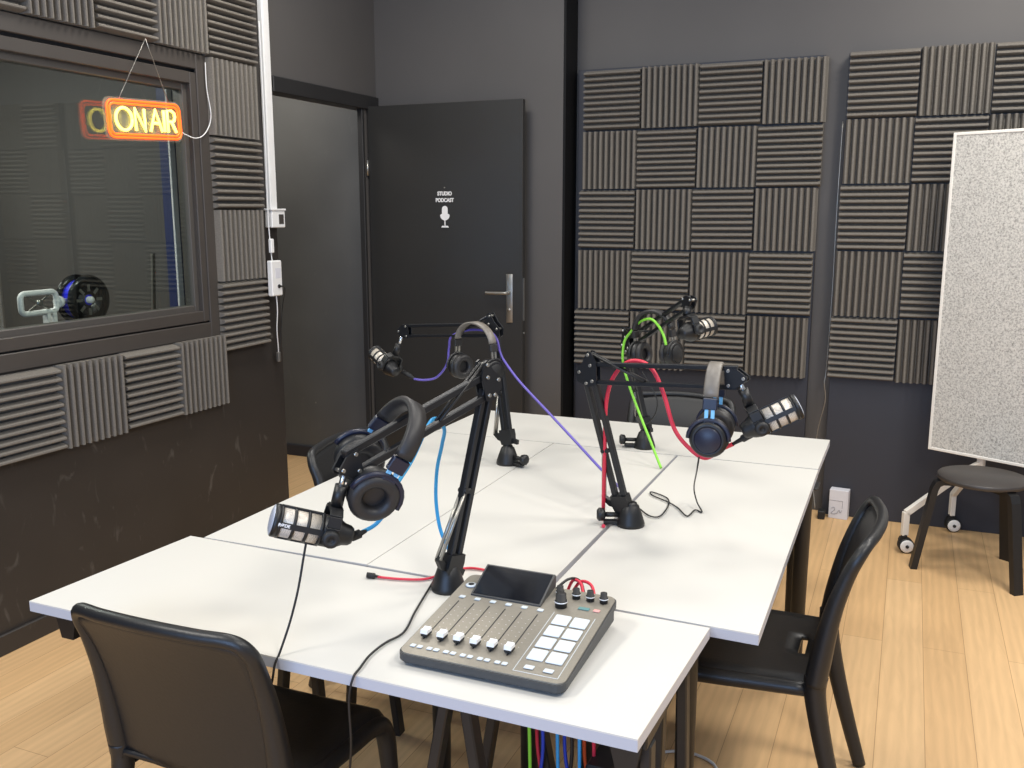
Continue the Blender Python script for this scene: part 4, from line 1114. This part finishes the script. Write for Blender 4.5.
c_ = cable('adapter_cord', 'white cord hanging from the power supply with a grey plug at its end', 'cable', [V((XL + 0.06, 3.855, 1.20)), V((XL + 0.058, 3.862, 1.12)), V((XL + 0.045, 3.868, 1.02)), V((XL + 0.035, 3.885, 0.93)), V((XL + 0.03, 3.892, 0.90))], 0.0028, M['white'])
MB().box((-0.009, -0.010, -0.05), (0.009, 0.010, 0.0), 0.003).build('grey_plug', M['satin'], c_).location = V((XL + 0.03, 3.892, 0.90)) - V((XL + 0.06, 3.855, 1.20))
cable('black_lead', 'thin black lead curving beside the white cord on the left wall', 'cable', [V((XL + 0.078, 3.87, 1.238)), V((XL + 0.07, 3.915, 1.22)), V((XL + 0.03, 3.94, 1.12)), V((XL + 0.02, 3.93, 0.98)), V((XL + 0.02, 3.905, 0.86))], 0.0018, M['blackcable'])

# neon sign
def neon():
    o = V((XL + 0.024, 3.083, 1.978))
    s = thing('neon_sign', 'lit ON AIR neon sign in orange and yellow hanging in front of the window', 'neon sign', o)
    r = frame((0, 0, 0), xa=(-0.02, 1, 0.045), za=(1, 0, 0.0))    # local x to the right, y up, z to the room
    # local frame: x = +Y of the room, y must be up
    if (r @ V((0, 1, 0))).z < 0: r = r @ Matrix.Rotation(PI, 4, 'X')
    w_, h = 0.206, 0.072
    def rrp(w1, h1, rad, n=6):
        q = []
        for cx, cy, a0 in ((w1 - rad, h1 - rad, 0), (-w1 + rad, h1 - rad, PI / 2), (-w1 + rad, -h1 + rad, PI), (w1 - rad, -h1 + rad, 1.5 * PI)):
            for i in range(n + 1): a = a0 + PI / 2 * i / n; q.append((cx + rad * math.cos(a), cy + rad * math.sin(a)))
        return q
    zz_ = 0.0
    MB().prism(rrp(w_ + 0.012, h + 0.012, 0.034), -0.004, 0.0, r).build('backing_plate', M['acrylic'], s)
    for k, (dw, rad) in enumerate(((0.0, 0.030), (0.012, 0.024))):
        MB().tube([r @ V((x, y, 0.006)) for x, y in rrp(w_ - dw, h - dw, rad)], 0.0042, 8, closed=True).build('border_tube', M['neon_o'], s)
    L_ = {'O': [[(0.5 + 0.5 * math.cos(a), 0.5 + 0.5 * math.sin(a)) for a in [2 * PI * k / 20 for k in range(21)]]],
          'N': [[(0, 0), (0, 1), (1, 0), (1, 1)]], 'A': [[(0, 0), (0.5, 1), (1, 0)], [(0.22, 0.38), (0.78, 0.38)]],
          'I': [[(0.5, 0), (0.5, 1)]], 'R': [[(0, 0), (0, 1), (0.6, 1), (0.88, 0.9), (0.95, 0.74), (0.85, 0.56), (0.6, 0.48), (0, 0.48)], [(0.5, 0.48), (1, 0)]]}
    x = -0.165
    for chh, wd, gap in (('O', 0.088, 0.018), ('N', 0.052, 0.030), ('A', 0.068, 0.010), ('I', 0.010, 0.016), ('R', 0.048, 0)):
        for st_ in L_[chh]:
            P_ = [r @ V((x + a * wd, -0.044 + b_ * 0.088, 0.007)) for a, b_ in st_]
            MB().tube(P_, 0.0058, 8).build('letter_tube', M['neon_y'], s)
        x += wd + gap
    return s, r, o
ns, nr, no = neon()
nail = V((XL + 0.052, 3.088, 2.298))
cable('hanging_string', 'left half of the thin cord holding the neon sign', 'cord', [nail, (nail + no + nr @ V((-0.13, 0.082, 0))) / 2, no + nr @ V((-0.13, 0.08, 0.0))], 0.0016, M['satin'], k=2)
cable('hanging_string', 'right half of the thin cord holding the neon sign', 'cord', [nail, (nail + no + nr @ V((0.15, 0.082, 0))) / 2, no + nr @ V((0.15, 0.08, 0.0))], 0.0016, M['satin'], k=2)
cable('sign_cord', 'thin white cord from the right end of the neon sign up the frame', 'cord', [no + nr @ V((0.21, -0.04, 0)), V((XL + 0.04, 3.36, 1.925)), V((XL + 0.03, 3.44, 1.955)), V((XL + 0.03, 3.482, 2.03)), V((XL + 0.025, 3.47, 2.15)), V((XL + 0.025, 3.47, 2.26))], 0.0022, M['white'])

# ------------------------------------------------------------------ seen through the window
dk = thing('desk', 'dark desk in the control room just behind the window sill', 'desk', (-3.6, 2.4, 0))
MB().box((-0.42, -1.2, 0.98), (0.45, 1.2, 1.01), 0.003).build('desk_top', M['dark'], dk)
for x_ in (-0.38, 0.40):
    for y_ in (-1.15, 1.15): MB().box((x_ - 0.02, y_ - 0.02, 0), (x_ + 0.02, y_ + 0.02, 0.98)).build('leg', M['dark'], dk)
sp = thing('filament_spool', 'black spool of bright blue filament seen through the window', 'spool', (-3.36, 3.06, 1.225))
sp.scale = (1.08,) * 3
sa = V((1, -0.05, 0)).normalized()
for q, z_ in enumerate((0.0, 0.068)):
    fl = MB(); fl.lathe([(0.020, 0), (0.105, 0), (0.107, 0.003), (0.105, 0.006), (0.020, 0.006)], 40, frame(sa * (z_ - 0.037), za=sa)) if False else fl.lathe([(0.022, 0), (0.100, 0), (0.102, 0.003), (0.100, 0.006), (0.022, 0.006), (0.022, 0)], 40, frame(sa * (z_ - 0.037), za=sa))
    g = fl.build('flange', M['gloss'], sp)
MB().lathe([(0.078, 0), (0.080, 0.004), (0.080, 0.060), (0.078, 0.064)], 36, frame(sa * -0.031, za=sa)).build('filament_coil', M['filament'], sp)
MB().lathe([(0.0, -0.012), (0.014, -0.012), (0.014, 0.088), (0.0, 0.088)], 20, frame(sa * -0.037, za=sa)).build('axle', M['white'], sp)
b = MB()
for k in range(8):
    a = k * PI / 4; T_ = frame(sa * 0.0372, za=sa) @ Matrix.Rotation(a, 4, 'Z'); b.box((0.034, -0.006, 0), (0.062, 0.006, 0.0012), 0, T_)
b.build('flange_slot', M['satin'], sp)
MB().box((-0.014, -0.018, 0), (0.014, 0.018, 0.0012), 0, frame(sa * 0.0373 + V((0, 0, -0.068)) + V((-0.03, -0.02, 0)), xa=V((1, 0.3, 0.5)), za=sa)).build('spool_label', M['white'], sp)
hd = thing('spool_holder', 'white plastic spool holder with a rounded frame, left of the blue filament spool', 'spool holder', (-3.36, 2.83, 1.01))
b = MB(); q = []
for cx, cy, a0 in ((0.068, 0.02, 0), (-0.068, 0.02, PI / 2), (-0.068, -0.02, PI), (0.068, -0.02, 1.5 * PI)):
    for i in range(5): a = a0 + PI / 2 * i / 4; q.append(V((0.0, cx + 0.02 * math.cos(a), 0.22 + cy + 0.022 * math.sin(a))))
b.tube(q, 0.012, 8, closed=True); b.build('rounded_frame', M['white'], hd)
b = MB(); b.bar((0, -0.06, 0.25), (0, 0.05, 0.19), 0.006, 0.006); b.bar((0, -0.05, 0.19), (0, 0.055, 0.25), 0.006, 0.006); b.lathe([(0.014, -0.004), (0.014, 0.01), (0, 0.01)], 14, frame((0, 0, 0.22), za=(1, 0, 0))); b.build('spokes', M['satin'], hd)
b = MB(); b.box((-0.02, 0.03, 0), (0.01, 0.045, 0.19)); b.box((-0.02, 0.06, 0), (0.01, 0.078, 0.19)); b.build('post', M['white'], hd)
b = MB(); b.cyl((0, 0.08, 0.22), (-0.0, 0.145, 0.215), 0.012); b.lathe([(0.024, 0), (0.026, 0.01), (0.022, 0.02)], 16, frame((0, 0.095, 0.215), za=(0, 1, 0))); b.build('axle_arm', M['white'], hd)
o = MB().bar((0, 0, 0), (0, 0.03, 0.40), 0.018, 0.012, (1, 0, 0)).build('leaning_rod', M['satin']); o.location = (-3.35, 3.455, 1.01); tag(o, 'short grey metal rod leaning upright behind the window, right of the spool', 'rod')
cb = thing('room_divider', 'narrow dark blue panel with a pale edge strip behind the window, far right', 'panel', (-3.50, 3.69, 0))
MB().box((0.058, -0.02, 0), (0.115, 0.10, 2.3), 0.003).build('panel_body', M['blue_cabinet'], cb)
MB().box((0.115, -0.022, 0), (0.128, 0.012, 2.3), 0.002).build('edge_strip', M['white'], cb)
